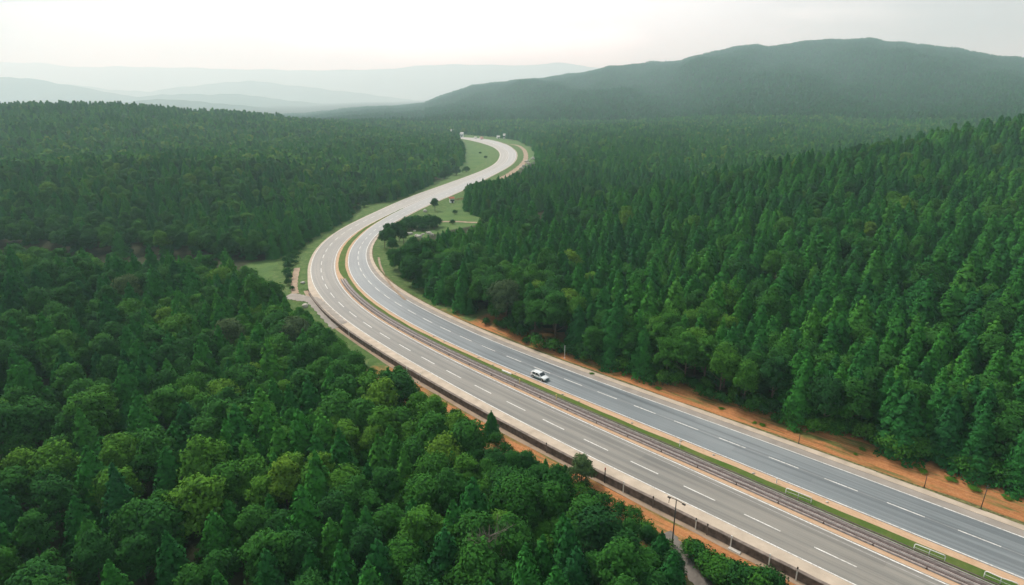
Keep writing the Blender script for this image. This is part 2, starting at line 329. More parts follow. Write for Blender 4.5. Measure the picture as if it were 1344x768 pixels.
def earth_mat(name, side):
    """red earth near the camera turning to grass farther along; bands by station (u) and offset (v)"""
    m, t, b = node_mat(name, .95, .1)
    uv = t.nodes.new('ShaderNodeUVMap'); uv.uv_map = 'UVMap'; g = t.nodes.new('ShaderNodeNewGeometry'); P = g.outputs['Position']
    sp = t.nodes.new('ShaderNodeSeparateXYZ'); t.links.new(uv.outputs[0], sp.inputs[0])
    st = t.nodes.new('ShaderNodeMapping'); st.inputs['Scale'].default_value = (.12, 1.0, 1); t.links.new(uv.outputs[0], st.inputs[0])
    red = ramp(t, noise(t, .9, 8, st.outputs[0], .7), [(.25, (.22, .088, .036)), (.42, (.42, .165, .06)), (.6, (.54, .23, .085)), (.78, (.62, .34, .16))])
    red = mix(t, .45, red, ramp(t, noise(t, 2.2, 8, P, .8), [(.3, (.14, .06, .028)), (.5, (.38, .19, .085)), (.7, (.58, .34, .18))]))
    st3 = t.nodes.new('ShaderNodeMapping'); st3.inputs['Scale'].default_value = (.05, 2.6, 1); t.links.new(uv.outputs[0], st3.inputs[0])
    red = mix(t, 1.0, red, ramp(t, noise(t, 1.0, 7, st3.outputs[0], .7), [(.33, (.55, .50, .46)), (.46, (1, 1, 1)), (.7, (1.12, 1.05, 1.0))]), 'MULTIPLY')
    gr = ramp(t, noise(t, .5, 7, P, .7), [(.28, (.045, .09, .025)), (.5, (.085, .15, .042)), (.72, (.17, .195, .08))])
    # patches of weeds
    w = ramp(t, noise(t, .55, 8, st.outputs[0], .72), [(.50, (0, 0, 0)), (.60, (.85, .85, .85))])
    far = t.nodes.new('ShaderNodeMapRange'); t.links.new(sp.outputs[0], far.inputs[0])
    a0, a1 = (S0 + 40, S0 + 150) if side > 0 else (S0 + 60, S0 + 118)
    far.inputs[1].default_value = a0; far.inputs[2].default_value = a1
    f2 = math_(t, 'ADD', far.outputs[0], math_(t, 'MULTIPLY', math_(t, 'SUBTRACT', noise(t, .12, 6, P), .5), 1.3), True)
    f3 = ramp(t, f2, [(.4, (0, 0, 0)), (.62, (1, 1, 1))])
    c = mix(t, w, red, gr); c = mix(t, f3, c, gr)
    # leaf litter starts where the forest does
    ba = t.nodes.new('ShaderNodeAttribute'); ba.attribute_name = 'beyond'; av = math_(t, 'ADD', ba.outputs['Fac'], math_(t, 'MULTIPLY', math_(t, 'MAXIMUM', math_(t, 'SUBTRACT', sp.outputs[0], S0 + 15), 0.0), .045 if side > 0 else 0.0))
    lm = t.nodes.new('ShaderNodeMapRange'); lm.inputs[1].default_value, lm.inputs[2].default_value = (9.0, 11.2) if side > 0 else (8.4, 10.8)
    t.links.new(math_(t, 'ADD', av, math_(t, 'MULTIPLY', math_(t, 'SUBTRACT', noise(t, .4, 6, P), .5), 5.0)), lm.inputs[0])
    nf = math_(t, 'SUBTRACT', 1.0, far.outputs[0], True)
    c = mix(t, math_(t, 'MULTIPLY', lm.outputs[0], nf), c, ramp(t, noise(t, .9, 6, P), [(.3, (.03, .035, .016)), (.7, (.07, .075, .03))]))
    t.links.new(c, b.inputs['Base Color']); bump(t, b, noise(t, 1.0, 8, st.outputs[0], .75), .9, .5)
    return m
M_EL, M_ER = earth_mat('red_earth_left', -1), earth_mat('red_earth_right', 1)
nr = NARROW
i_end = NS
gi = np.argmax(S_REL > 290)
ri = int(signed([ground(449, 366)[0]], [ground(449, 366)[1]])[1][0])
nL = NARROW * (1 - .5 * sstep(S_WALL_END, S_WALL_END + 22, S_REL)); wj = int(np.argmax(S_REL > S_WALL_END + 6))
vin = LO - np.where(S_REL < S_WALL_END + 5, 3.7 * NARROW, 2.4 * nL)
def vz(o, I): return verge_z(o, I) - .02
# wobble ground lines a little so that edges are not perfectly parallel
wob = lambda a_, ph: a_ * (np.sin(SS / 5.3 + ph) * .5 + np.sin(SS / 2.1 + 2 * ph) * .3 + np.sin(SS / 13.0 + ph * 3) * .6)
ribbon('left_verge', 0, i_end, cols(LO - 15.5, vin + wob(.12, 1), 10), vz, M_EL)
ribbon('left_path', 0, wj, [LO - 3.9 * nr + wob(.15, 2), LO - 2.6 * nr], lambda o, I: PATHZ[I] + .0, M_TAN)
ribbon('left_shoulder', 0, i_end, cols(LO - 2.5 * nL, LO - .1, 2), flat(.03), M_CONC)
ribbon('left_carriageway', 0, i_end, cols(LO - .15, LI + .15, 4), flat(.035), M_LC)
ribbon('right_carriageway', 0, i_end, cols(RI - .15, RO + .15, 4), flat(.035), M_RC)
ribbon('right_shoulder', 0, i_end, [RO + .12, RO + 1.7 * nr], flat(.03), M_SHOULD)
ribbon('right_gutter', 0, i_end, [RO + 1.7 * nr, RO + 1.78 * nr, RO + 3.05 * nr + wob(.05, 3)], lambda o, I: np.full(len(I), .06), M_CONC)
ribbon('weedy_edge', 0, gi, [RO + 3.0 * nr, RO + 3.5 * nr + wob(.3, 5)], lambda o, I: np.full(len(I), .075) + .03 * np.sin(SS[I] * 3), simple('weeds', (.13, .13, .055), .95, .1, var=.6, scale=2.2))
ribbon('right_verge', 0, i_end, cols(RO + 2.95 * nr, RO + 15.5, 10), vz, M_ER)
# median: earth strip, drain, grass, earth strip
M_MED, t, b = node_mat('orange_grit', .95, .1); uv = t.nodes.new('ShaderNodeUVMap'); uv.uv_map = 'UVMap'
st = t.nodes.new('ShaderNodeMapping'); st.inputs['Scale'].default_value = (.35, 2.2, 1); t.links.new(uv.outputs[0], st.inputs[0])
t.links.new(mix(t, .45, ramp(t, noise(t, 1.3, 9, st.outputs[0], .75), [(.25, (.26, .15, .085)), (.42, (.46, .29, .17)), (.58, (.56, .40, .27)), (.75, (.62, .52, .42))]), ramp(t, noise(t, 5, 6, st.outputs[0], .7), [(.3, (.30, .17, .09)), (.7, (.62, .46, .32))])), b.inputs['Base Color'])
M_MGR, t, b = node_mat('median_grass', .95, .1); g = t.nodes.new('ShaderNodeNewGeometry')
t.links.new(mix(t, .5, ramp(t, noise(t, 1.6, 8, g.outputs['Position'], .75), [(.3, (.05, .11, .018)), (.55, (.09, .165, .03)), (.75, (.17, .20, .07))]),
    ramp(t, noise(t, .25, 5, g.outputs['Position']), [(.35, (.05, .10, .02)), (.65, (.14, .14, .05))])), b.inputs['Base Color']); bump(t, b, noise(t, 5, 6, g.outputs['Position'], .8), .8, .15)
W = RI - LI
ribbon('median_strip', gi - 12, i_end, [LI + .1, RI - .1], flat(.02), M_SHOULD)
ribbon('median_earth', 0, gi, [LI + .1, LI + .33 * W, LI + .6 * W, RI - .1], flat(.01), M_MED)
fd = 1 - sstep(255, 290, S_REL)   # where the median pinches out
pin = sstep(SS[ri] - 8, SS[ri] + 12, SS)
ribbon('median_grass', 0, gi, [LI + W * (.495 - .24 * pin) + wob(.06, 4), LI + W * .63, RI - .23 * W * (.4 + .6 * fd) + wob(.09, 5)], lambda o, I: .06 + .05 * np.sin(o * 9 + I), M_MGR)
M_DRAIN = simple('drain_concrete', (.36, .315, .29), .9, .2, var=.3, scale=1.6)
ribbon('median_drain_bed', 0, ri, [LI + W * .14, LI + W * .50], flat(.03), M_DRAIN)

# painted lines
def stripe(name, off, w, i0, i1, mat=M_PAINT, z=.043): return ribbon(name, i0, i1, [off - w / 2, off + w / 2], flat(z), mat)
lw = .2 + .08 * sstep(150, 500, S_REL)
for nm, o in (('edge_line', LO), ('edge_line', LI - .12), ('edge_line', RI + .1), ('edge_line', RO)): stripe(nm, o, lw, 0, i_end)
stripe('faint_line', LI - 1.05, .12, 0, gi, M_OLDPAINT)
def dashes(name, off, period, on, phase):
    mb = MB(); s = phase
    while s < S0 + 620:
        q = np.linspace(s, s + on, 5); pts = []
        for z in q:
            ox = np.interp(z, SS, off); x = np.interp(z, SS, CL[:, 0]) + np.interp(z, SS, NR[:, 0]) * ox; y = np.interp(z, SS, CL[:, 1]) + np.interp(z, SS, NR[:, 1]) * ox
            nx_, ny_ = np.interp(z, SS, NR[:, 0]), np.interp(z, SS, NR[:, 1]); pts.append((x, y, nx_, ny_))
        n = len(mb.v)
        for x, y, a_, c_ in pts: mb.v += [(x - a_ * .1, y - c_ * .1, .043), (x + a_ * .1, y + c_ * .1, .043)]
        for k in range(4): mb.f.append((n + 2 * k, n + 2 * k + 1, n + 2 * k + 3, n + 2 * k + 2))
        s += period
    tag(mb.build(name, M_PAINT), kind='structure')
dashes('lane_markings', LO + (LI - LO) * .42, 9.3, 5.0, 2.0)
dashes('lane_markings', RO - (RO - RI) * .46, 8.4, 4.6, 5.0)
stripe('faint_line', RO - (RO - RI) * .46, .07, 0, gi, M_OLDPAINT, .040)
#PART2
# ------------------------------------------------------------------ distant ranges
M_FARHILL, t, b = node_mat('wooded_hillside', .95, .05); g = t.nodes.new('ShaderNodeNewGeometry')
t.links.new(ramp(t, noise(t, .012, 12, g.outputs['Position'], .75), [(.3, (.025, .045, .025)), (.7, (.06, .085, .04))]), b.inputs['Base Color'])
def distant(name, D, us, vs, depth, seed):
    """a long wooded range: real height field with a crest line, slopes on both sides"""
    rr = np.random.default_rng(seed); n = 260; u = np.linspace(us[0], us[-1], n); v = np.interp(u, us, vs)
    x = (u - 672) / F * D * cP; z = CAM_H + (YH - v) / F * D * cP * cP
    for q in range(5):
        fr = 6 * 2 ** q; z = z + D * .0042 / (q + 1) * np.sin(np.linspace(0, fr, n) * 1.7 + rr.uniform(0, 6)) * np.sin(np.linspace(0, fr, n) + rr.uniform(0, 6))
    rows = np.linspace(-1, 1, 25); V = []
    for r_ in rows:
        p = 1 - abs(r_) ** 1.25
        y = D + r_ * depth + 60 * np.sin(x / 700 + seed)
        zz = -30 + (z + 30) * p + (1 - p) * p * (z + 30) * .55 * np.sin(x / (D * .03) + 1.5 * np.sin(x / 400) + seed) * (abs(r_) > .01)
        V.append(np.stack([x * (1 + .0 * r_), y, zz], 1))
    V = np.concatenate(V); q = np.arange(len(V)).reshape(len(rows), n)
    f = np.stack([q[:-1, :-1], q[:-1, 1:], q[1:, 1:], q[1:, :-1]], -1).reshape(-1, 4)
    tag(mesh_obj(name, V, f, M_FARHILL, None, True), kind='structure')
distant('distant_hills', 13500, [-600, 0, 60, 100, 200, 300, 380, 440, 520, 600, 640, 700, 725, 750, 800, 1000, 1400], [84, 81, 82, 87, 92, 94, 97, 95, 91, 85, 85, 84, 81, 84, 90, 100, 110], 1100, 3)
distant('distant_hills', 9500, [-600, -100, 0, 80, 160, 200, 260, 330, 400, 480, 620], [112, 110, 106, 108, 115, 118, 113, 106, 112, 122, 136], 800, 5)
distant('distant_hills', 6800, [-600, -100, 0, 50, 90, 130, 190, 260, 330, 380, 450], [100, 103, 105, 106, 112, 119, 128, 126, 128, 134, 146], 650, 9)
distant('distant_hills', 4600, [-700, -200, 0, 150, 220, 300, 340, 400, 470], [142, 140, 138, 133, 132, 141, 143, 150, 158], 420, 12)

# ------------------------------------------------------------------ trees
def foliage_mat(name, stops):
    m, t, b = node_mat(name, .8, .035)
    a = t.nodes.new('ShaderNodeAttribute'); a.attribute_type = 'INSTANCER'; a.attribute_name = 'tint'
    g = t.nodes.new('ShaderNodeNewGeometry'); P = g.outputs['Position']
    c = ramp(t, a.outputs['Fac'], stops)
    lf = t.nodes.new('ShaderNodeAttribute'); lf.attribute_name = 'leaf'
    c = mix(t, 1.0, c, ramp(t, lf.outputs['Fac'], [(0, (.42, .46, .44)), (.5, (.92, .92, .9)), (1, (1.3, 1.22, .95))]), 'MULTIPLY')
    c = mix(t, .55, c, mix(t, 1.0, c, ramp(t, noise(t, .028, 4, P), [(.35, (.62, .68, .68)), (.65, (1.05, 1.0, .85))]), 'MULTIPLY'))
    t.links.new(c, b.inputs['Base Color'])
    tr = t.nodes.new('ShaderNodeBsdfTranslucent'); t.links.new(c, tr.inputs[0]); ms = t.nodes.new('ShaderNodeMixShader'); ms.inputs[0].default_value = .12
    t.links.new(b.outputs[0], ms.inputs[1]); t.links.new(tr.outputs[0], ms.inputs[2]); t.links.new(ms.outputs[0], t.nodes['Material Output'].inputs[0])
    return m
GREENS_B = [(0.0, (.018, .080, .024)), (.35, (.027, .115, .024)), (.6, (.040, .150, .024)), (.82, (.068, .195, .025)), (1.0, (.110, .230, .028))]
GREENS_C = [(0.0, (.018, .100, .034)), (.4, (.027, .148, .034)), (.7, (.039, .188, .033)), (1.0, (.066, .225, .036))]
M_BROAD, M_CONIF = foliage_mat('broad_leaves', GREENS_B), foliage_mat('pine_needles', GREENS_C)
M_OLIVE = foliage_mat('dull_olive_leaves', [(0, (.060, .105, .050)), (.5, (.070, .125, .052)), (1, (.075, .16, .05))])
M_BARK = simple('bark', (.11, .085, .065), .95, .1, var=.35, scale=4)
M_PALEBARK = simple('pale_dead_bark', (.20, .17, .145), .9, .1, var=.25, scale=4)

def leaf_mesh(name, C, N, size, leafv, mat, up=.35, quad=True, rs=None, elong=1.0):
    """C centres, N outward directions; small two-triangle leaf clumps, shading normals blended outward"""
    rs = rs or np.random.default_rng(1); n = len(C)
    N = N / np.linalg.norm(N, axis=1)[:, None]
    q = N * 1.1 + rs.normal(0, .42, (n, 3)); q /= np.linalg.norm(q, axis=1)[:, None]
    a = np.cross(q, rs.normal(0, 1, (n, 3))); a /= np.linalg.norm(a, axis=1)[:, None]; b = np.cross(q, a)
    s = size[:, None]; k = elong
    V = np.stack([C - a * s * k, C - b * s * .6, C + a * s * k + q * s * .15, C + b * s * .6 + q * s * .1], 1).reshape(-1, 3)
    sn = N * .9 + np.array([0, 0, up * .7]) + q * .35; sn /= np.linalg.norm(sn, axis=1)[:, None]
    me = bpy.data.meshes.new(name); me.vertices.add(4 * n); me.vertices.foreach_set('co', V.ravel())
    me.loops.add(4 * n); me.loops.foreach_set('vertex_index', np.arange(4 * n, dtype=np.int32)); me.polygons.add(n)
    me.polygons.foreach_set('loop_start', np.arange(0, 4 * n, 4, dtype=np.int32)); me.update(calc_edges=True)
    me.polygons.foreach_set('use_smooth', [True] * n)
    me.normals_split_custom_set_from_vertices(np.repeat(sn, 4, 0).tolist())
    at = me.attributes.new('leaf', 'FLOAT', 'POINT'); at.data.foreach_set('value', np.repeat(leafv, 4).astype(np.float32))
    me.materials.append(mat); return me
def trunk_mesh(name, h, r, limbs, seed, mat, spread=1.0, top=1.0):
    rr = random.Random(seed); mb = MB(); b_ = (rr.uniform(-.3, .3), rr.uniform(-.3, .3))
    mb.tube([(0, 0, -.6), (0, 0, .3), (b_[0] * .4, b_[1] * .4, h * .4), (b_[0], b_[1], h * .72), (b_[0] * .8, b_[1] * .9, h * top)], [r * 1.3, r, r * .75, r * .45, r * .12], 7)
    for k in range(limbs):
        z = h * (.3 + .5 * k / limbs); a = k * 2.4 + rr.uniform(-.4, .4); l = spread * h * (.27 - .1 * k / limbs)
        mb.tube([(0, 0, z), (math.cos(a) * l * .5, math.sin(a) * l * .5, z + l * .35), (math.cos(a) * l, math.sin(a) * l, z + l * .8)], [r * .4, r * .25, r * .08], 5)
    me = bpy.data.meshes.new(name); me.from_pydata(mb.v, [], mb.f); me.polygons.foreach_set('use_smooth', [True] * len(me.polygons)); me.materials.append(mat); return me
def broad_crown(seed, h=12., r=4.0, n=5200, base=.25, mat=None, leaf=.24, flat_=.9):
    rs = np.random.default_rng(seed); C, N, Lf = [], [], []
    cz = h * (base + (1 - base) * .5); rz = h * (1 - base) * .5
    lobes = []
    nl = 26
    for k in range(nl):
        ph = k * 2.399963; zz = 1 - 2 * (k + .5) / nl; zz = zz * .95; rad = math.sqrt(max(0, 1 - zz * zz)) ** .85
        if zz < -.55: continue
        jitter = rs.uniform(.35, 1.12) * (1 - .28 * zz)
        lobes.append((np.array([math.cos(ph) * rad * r * .70 * jitter, math.sin(ph) * rad * r * .70 * jitter, cz + zz * rz * .74 * rs.uniform(.75, 1.2)]), r * rs.uniform(.20, .42)))
    lobes.append((np.array([rs.uniform(-.6, .6), rs.uniform(-.6, .6), cz + rz * .66]), r * .34))
    lobes.append((np.array([rs.uniform(-.3, .3), rs.uniform(-.3, .3), cz + rz * .1]), r * .55))
    per = n // len(lobes)
    for c, lr in lobes:
        m_ = int(per * (lr / (r * .38)) ** 1.6)
        d = rs.normal(0, 1, (m_, 3)); d /= np.linalg.norm(d, axis=1)[:, None]; d[:, 2] = np.where(d[:, 2] < -.35, -d[:, 2], d[:, 2])
        rr = lr * (1 + rs.normal(0, .20, m_)) * (1 + .12 * np.sin(d[:, 0] * 7 + seed) * np.sin(d[:, 1] * 6))
        p = c + d * rr[:, None] * [1, 1, flat_]; out = d * .8 + (p - [0, 0, cz - rz * .2]) / r * .5
        C.append(p); N.append(out); Lf.append(np.clip(.5 + .35 * d[:, 2] + rs.normal(0, .18, m_), 0, 1) * 0 + np.clip(rs.normal(.55 if leaf < .5 else .85, .25, m_), 0, 1))  # random leaf tone; far clumps coloured brighter to stand for averaged lit leaves
    C = np.concatenate(C); N = np.concatenate(N); Lf = np.concatenate(Lf)
    return leaf_mesh('broad_crown', C, N, leaf * rs.uniform(.6, 1.3, len(C)), Lf, mat or M_BROAD, rs=rs)
def conifer_crown(seed, h=14., r=3.3, n=4600, base=.14, mat=None, leaf=.34, power=.75, droop=.35, gaps=.35):
    rs = np.random.default_rng(seed); C, N, Lf = [], [], []
    tiers = 17; tot = 0; spec = []
    for k in range(tiers):
        f = k / (tiers - 1); z = h * (base + (1 - base) * f ** .92); rad = r * ((1 - f) ** power) * rs.uniform(.86, 1.1) + .18
        nb = max(5, int(12 * (1 - f * .5)))
        for j in range(nb):
            a = j * 2 * math.pi / nb + k * 1.1 + rs.uniform(-.3, .3); ll = rad * rs.uniform(.78, 1.08)
            if rs.random() < gaps * .25: ll *= .55
            spec.append((z + rs.uniform(-.25, .25), a, ll, f)); tot += ll
    for z, a, ll, f in spec:
        m_ = max(6, int(n * ll / tot)); u_ = rs.random(m_) ** .65; w = ll * .36 * (1 - u_ * .45) + .14
        side = rs.normal(0, .5, m_) * w; up_ = rs.normal(0, .17, m_)
        x = u_ * ll; zz = z + ll * (.30 * u_ - (droop + .22) * u_ ** 2) + up_ - .1 * np.abs(side)
        ca, sa = math.cos(a), math.sin(a)
        p = np.stack([ca * x - sa * side, sa * x + ca * side, zz], 1); C.append(p)
        o = np.stack([ca * (u_ + .25) - sa * side * .8, sa * (u_ + .25) + ca * side * .8, np.full(m_, .30) + up_ * 2.2], 1); N.append(o)
        Lf.append(np.clip((.30 if leaf < .5 else .55) + .55 * u_ + rs.normal(0, .16, m_), 0, 1))  # crown shade painted in: inner needles darker; far clumps lifted like lit foliage
    C = np.concatenate(C); N = np.concatenate(N); Lf = np.concatenate(Lf)
    return leaf_mesh('conifer_crown', C, N, leaf * rs.uniform(.6, 1.25, len(C)), Lf, mat or M_CONIF, rs=rs, elong=1.25)
def set_name(me, n): me.name = n; return me
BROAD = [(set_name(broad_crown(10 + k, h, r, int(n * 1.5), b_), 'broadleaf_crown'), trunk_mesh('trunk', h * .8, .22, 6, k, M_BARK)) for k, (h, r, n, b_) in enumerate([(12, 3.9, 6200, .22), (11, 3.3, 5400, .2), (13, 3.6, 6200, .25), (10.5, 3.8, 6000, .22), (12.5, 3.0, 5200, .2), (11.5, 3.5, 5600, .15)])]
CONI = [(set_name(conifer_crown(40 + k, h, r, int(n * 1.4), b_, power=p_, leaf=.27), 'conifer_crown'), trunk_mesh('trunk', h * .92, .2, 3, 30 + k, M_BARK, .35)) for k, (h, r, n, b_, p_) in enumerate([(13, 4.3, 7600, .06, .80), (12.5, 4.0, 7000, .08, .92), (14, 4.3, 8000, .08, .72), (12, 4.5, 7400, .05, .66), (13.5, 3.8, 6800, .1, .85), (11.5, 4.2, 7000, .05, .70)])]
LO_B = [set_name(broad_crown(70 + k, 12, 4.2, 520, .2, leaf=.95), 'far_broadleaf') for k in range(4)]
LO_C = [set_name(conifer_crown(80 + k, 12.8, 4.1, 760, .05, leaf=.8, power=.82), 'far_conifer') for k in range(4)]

def value_noise(x, y, s, seed):
    rs = np.random.default_rng(seed); G = rs.random((256, 256)); x = x / s + 60; y = y / s + 60; i = np.floor(x).astype(int) % 256; j = np.floor(y).astype(int) % 256; a = x - np.floor(x); b_ = y - np.floor(y)
    a = a * a * (3 - 2 * a); b_ = b_ * b_ * (3 - 2 * b_)
    return (G[i, j] * (1 - a) + G[(i + 1) % 256, j] * a) * (1 - b_) + (G[i, (j + 1) % 256] * (1 - a) + G[(i + 1) % 256, (j + 1) % 256] * a) * b_
def scatter(D0, D1, sp, seed, umin=-190, umax=1534):
    rs = np.random.default_rng(seed); xr = D1 * 1.12
    gx = np.arange(-xr, xr, sp); gy = np.arange(max(-25, D0 * .7), D1 * 1.02, sp * .87)
    X, Y = np.meshgrid(gx, gy); X = X + (np.arange(len(gy)) % 2)[:, None] * sp * .5
    X = (X + rs.uniform(-.36, .36, X.shape) * sp).ravel(); Y = (Y + rs.uniform(-.36, .36, Y.shape) * sp).ravel()
    D = np.hypot(X, Y); k = (D >= D0) & (D < D1); X, Y = X[k], Y[k]
    u, v, d = project(X, Y, np.zeros_like(X)); hw = 950 / F
    near = (np.hypot(X, Y) < 130) & (Y > -20) & (np.abs(X) < np.maximum(Y, 0) * 1.15 + 45)
    k = ((u > umin) & (u < umax) & (Y > 20)) | near
    return X[k], Y[k]
def forest_points(D0, D1, sp, seed, small=1.0, edge=None):
    X, Y = scatter(D0, D1, sp, seed); rs = np.random.default_rng(seed + 1); n = len(X)
    Z = terrain(X, Y); off, i = signed(X, Y); o = np.where(off < 0, LO[i] - off, off - RO[i])
    right = off > 0
    cn = value_noise(X, Y, 26, 5) + .35 * value_noise(X, Y, 9, 6)
    D = np.hypot(X, Y)
    pc = np.where(right, .86, np.where(D < 240, .42, .50)); pc = np.where(D > 900, .6, pc)
    pc = np.where(right & (o < 26) & (D < 330), .45, pc); pc = np.where(Z > 20, np.maximum(pc, .6), pc)
    con = rs.random(n) < np.clip(pc + (cn - .67) * .9, .03, .97)
    scl = rs.uniform(.74, 1.14, n) * (.88 + .24 * value_noise(X, Y, 40, 8))
    scl *= np.where(D > 260, .86, 1.0) * small * np.where(rs.random(n) < .35, rs.uniform(.5, 1, n), 1.0) ** (edge is not None)
    scl *= np.where(con & right & (D < 600), 1.04, np.where(~right & (D < 260), .90, 1.0)); scl = np.where(right & (D < 130), np.minimum(scl, .86), scl)
    hgt = np.where(con, 12.9, 12.0) * scl; rad = np.where(con, 3.1, 3.0) * scl
    sp_ = ~right & con & (D > 450) & (Z > 18); scl = np.where(sp_, scl * 1.22, scl); hgt = np.where(sp_, hgt * 1.22, hgt)
    keep = o > np.where(S_REL[i] > 250, 3.5, 5.5) + rad * .6
    for fr, sx in ((0.0, 0), (.3, 0), (.45, -1.05), (.45, 1.05), (.75, -.75), (.75, .75), (.97, 0)):
        u, v, d = project(X + sx * rad, Y, Z + hgt * fr); keep &= ~inside(u, v)
    if edge is not None: keep &= o < edge
    else: keep &= ~(right & con & (rs.random(n) < .22))
    # clearings that separate the stands
    def seg(x0, y0, x1, y1, w):
        dx, dy = x1 - x0, y1 - y0; tt = np.clip(((X - x0) * dx + (Y - y0) * dy) / (dx * dx + dy * dy), 0, 1)
        return np.hypot(X - x0 - tt * dx, Y - y0 - tt * dy) < w
    keep &= ~seg(-72, 192, -135, 204, 16) & ~seg(-135, 204, -270, 228, 9) & ~seg(-14, 268, 60, 306, 15) & ~seg(60, 306, 330, 446, 11) & ~seg(-60, 600, -330, 640, 5)
    tint = np.clip(.48 + rs.normal(0, .19, n) + (value_noise(X, Y, 16, 9) - .5) * .5, 0, 1)
    k = keep
    return dict(x=X[k], y=Y[k], z=Z[k], con=con[k], s=scl[k], rot=rs.uniform(0, 6.28, k.sum()), tint=tint[k], h=hgt[k], r=rad[k], var=rs.integers(0, 6, k.sum()), o=o[k], right=right[k], w=rs.uniform(.92, 1.12, k.sum()))
near = forest_points(18, 420, 5.5, 21)
# close up the forest edges with extra trees of mixed size wherever there is room
extra = forest_points(30, 420, 2.1, 31, .88, 48)
kx, ky, kr = list(near['x']), list(near['y']), list(near['r']); pick = []
for i in np.argsort(-extra['s']):
    dx = np.array(kx) - extra['x'][i]; dy = np.array(ky) - extra['y'][i]
    if (dx * dx + dy * dy < (.53 * (np.array(kr) + extra['r'][i])) ** 2).any(): continue
    pick.append(i); kx.append(extra['x'][i]); ky.append(extra['y'][i]); kr.append(extra['r'][i])
near = {k: np.concatenate([near[k], extra[k][pick]]) for k in near}
mid = forest_points(420, 1150, 6.3, 22); far = forest_points(1150, 3350, 10.5, 23)
far['s'] = far['s'] * 1.3; far['tint'] = .22 + (far['tint'] - .5) * .35; mid['tint'] = np.clip(mid['tint'] + .12, 0, 1)
# rows of trees shown one by one: the 300 that show largest of each kind
u, v, d = project(near['x'], near['y'], near['z'] + near['h'] * .8)
size = near['h'] / d; inn = (u > 2) & (u < 1342) & (v > 0) & (v < 790) & (near['y'] > 20)
own = np.zeros(len(u), bool)
NB = 290
for kind in (True, False):
    k = np.where(inn & (near['con'] == kind))[0]; own[k[np.argsort(-size[k])[:NB]]] = True
print('trees', len(u), len(mid['x']), len(far['x']), own.sum())

protos = {}
def tree_proto(kind, var):
    key = (kind, var)
    if key not in protos:
        crown, trunk = (CONI if kind else BROAD)[var]; protos[key] = (crown, trunk)
    return protos[key]
TREES = []
def add_tree(kind, var, loc, rot, s, w, tint, label=None, group=None, crown=None, trunk=None, name=None, cat=None):
    c, tk = tree_proto(kind, var); c = crown or c; tk = trunk or tk
    root = empty(name or ('conifer_tree' if kind else 'broadleaf_tree'), loc, rot); root.scale = (s * w, s * w, s)
    a = link(bpy.data.objects.new('trunk', tk), root); bb = link(bpy.data.objects.new('crown', c), root)
    bb['tint'] = float(tint)
    tag(root, label, cat or ('conifer tree' if kind else 'broadleaf tree'), group)
    return root
for i in np.where(own)[0]:
    r_ = add_tree(bool(near['con'][i]), int(near['var'][i]), (near['x'][i], near['y'][i], near['z'][i] - .1), near['rot'][i], near['s'][i], near['w'][i], near['tint'][i])
    uu, vv, dd = project(near['x'][i], near['y'][i], near['z'][i] + near['h'][i] * .75)
    TREES.append(dict(o=r_, con=bool(near['con'][i]), tint=near['tint'][i], h=near['h'][i], u=float(uu), v=float(vv), right=bool(near['right'][i]), edge=float(near['o'][i]), d=float(dd)))

def instancer(name, pts, sel, protos_, hi=True):
    me = bpy.data.meshes.new(name); n = int(sel.sum()); me.vertices.add(n)
    me.vertices.foreach_set('co', np.stack([pts['x'][sel], pts['y'][sel], pts['z'][sel] - .1], 1).ravel())
    def att(nm, ty, arr):
        a = me.attributes.new(nm, ty, 'POINT'); a.data.foreach_set('vector' if ty == 'FLOAT_VECTOR' else 'value', np.asarray(arr).ravel())
    att('rot', 'FLOAT_VECTOR', np.stack([np.zeros(n), np.zeros(n), pts['rot'][sel]], 1).astype(np.float32))
    s = pts['s'][sel]; w = pts['w'][sel]; att('scl', 'FLOAT_VECTOR', np.stack([s * w, s * w, s], 1).astype(np.float32))
    att('tint', 'FLOAT', pts['tint'][sel].astype(np.float32)); att('pick', 'INT', (pts['var'][sel] % len(protos_)).astype(np.int32))
    o = link(bpy.data.objects.new(name, me)); col = bpy.data.collections.new(name + '_kinds')
    for k, p in enumerate(protos_): q = bpy.data.objects.new('%s_kind_%d' % (name, k), p); col.objects.link(q)
    ng = bpy.data.node_groups.new(name, 'GeometryNodeTree'); ng.interface.new_socket('Geometry', in_out='INPUT', socket_type='NodeSocketGeometry'); ng.interface.new_socket('Geometry', in_out='OUTPUT', socket_type='NodeSocketGeometry')
    gi_ = ng.nodes.new('NodeGroupInput'); go = ng.nodes.new('NodeGroupOutput'); ip = ng.nodes.new('GeometryNodeInstanceOnPoints'); ci = ng.nodes.new('GeometryNodeCollectionInfo')
    ci.inputs['Collection'].default_value = col; ci.inputs['Separate Children'].default_value = True; ci.inputs['Reset Children'].default_value = True
    def na(nm, ty): a = ng.nodes.new('GeometryNodeInputNamedAttribute'); a.data_type = ty; a.inputs['Name'].default_value = nm; return a.outputs[0]
    ng.links.new(gi_.outputs[0], ip.inputs['Points']); ng.links.new(ci.outputs[0], ip.inputs['Instance']); ip.inputs['Pick Instance'].default_value = True
    ng.links.new(na('pick', 'INT'), ip.inputs['Instance Index']); ng.links.new(na('rot', 'FLOAT_VECTOR'), ip.inputs['Rotation']); ng.links.new(na('scl', 'FLOAT_VECTOR'), ip.inputs['Scale'])
    ng.links.new(ip.outputs[0], go.inputs[0])
    md = o.modifiers.new('scatter', 'NODES'); md.node_group = ng
    return tag(o, kind='stuff')
instancer('broadleaf_forest', near, ~own & ~near['con'], [c for c, _ in BROAD])
instancer('conifer_forest', near, ~own & near['con'], [c for c, _ in CONI])
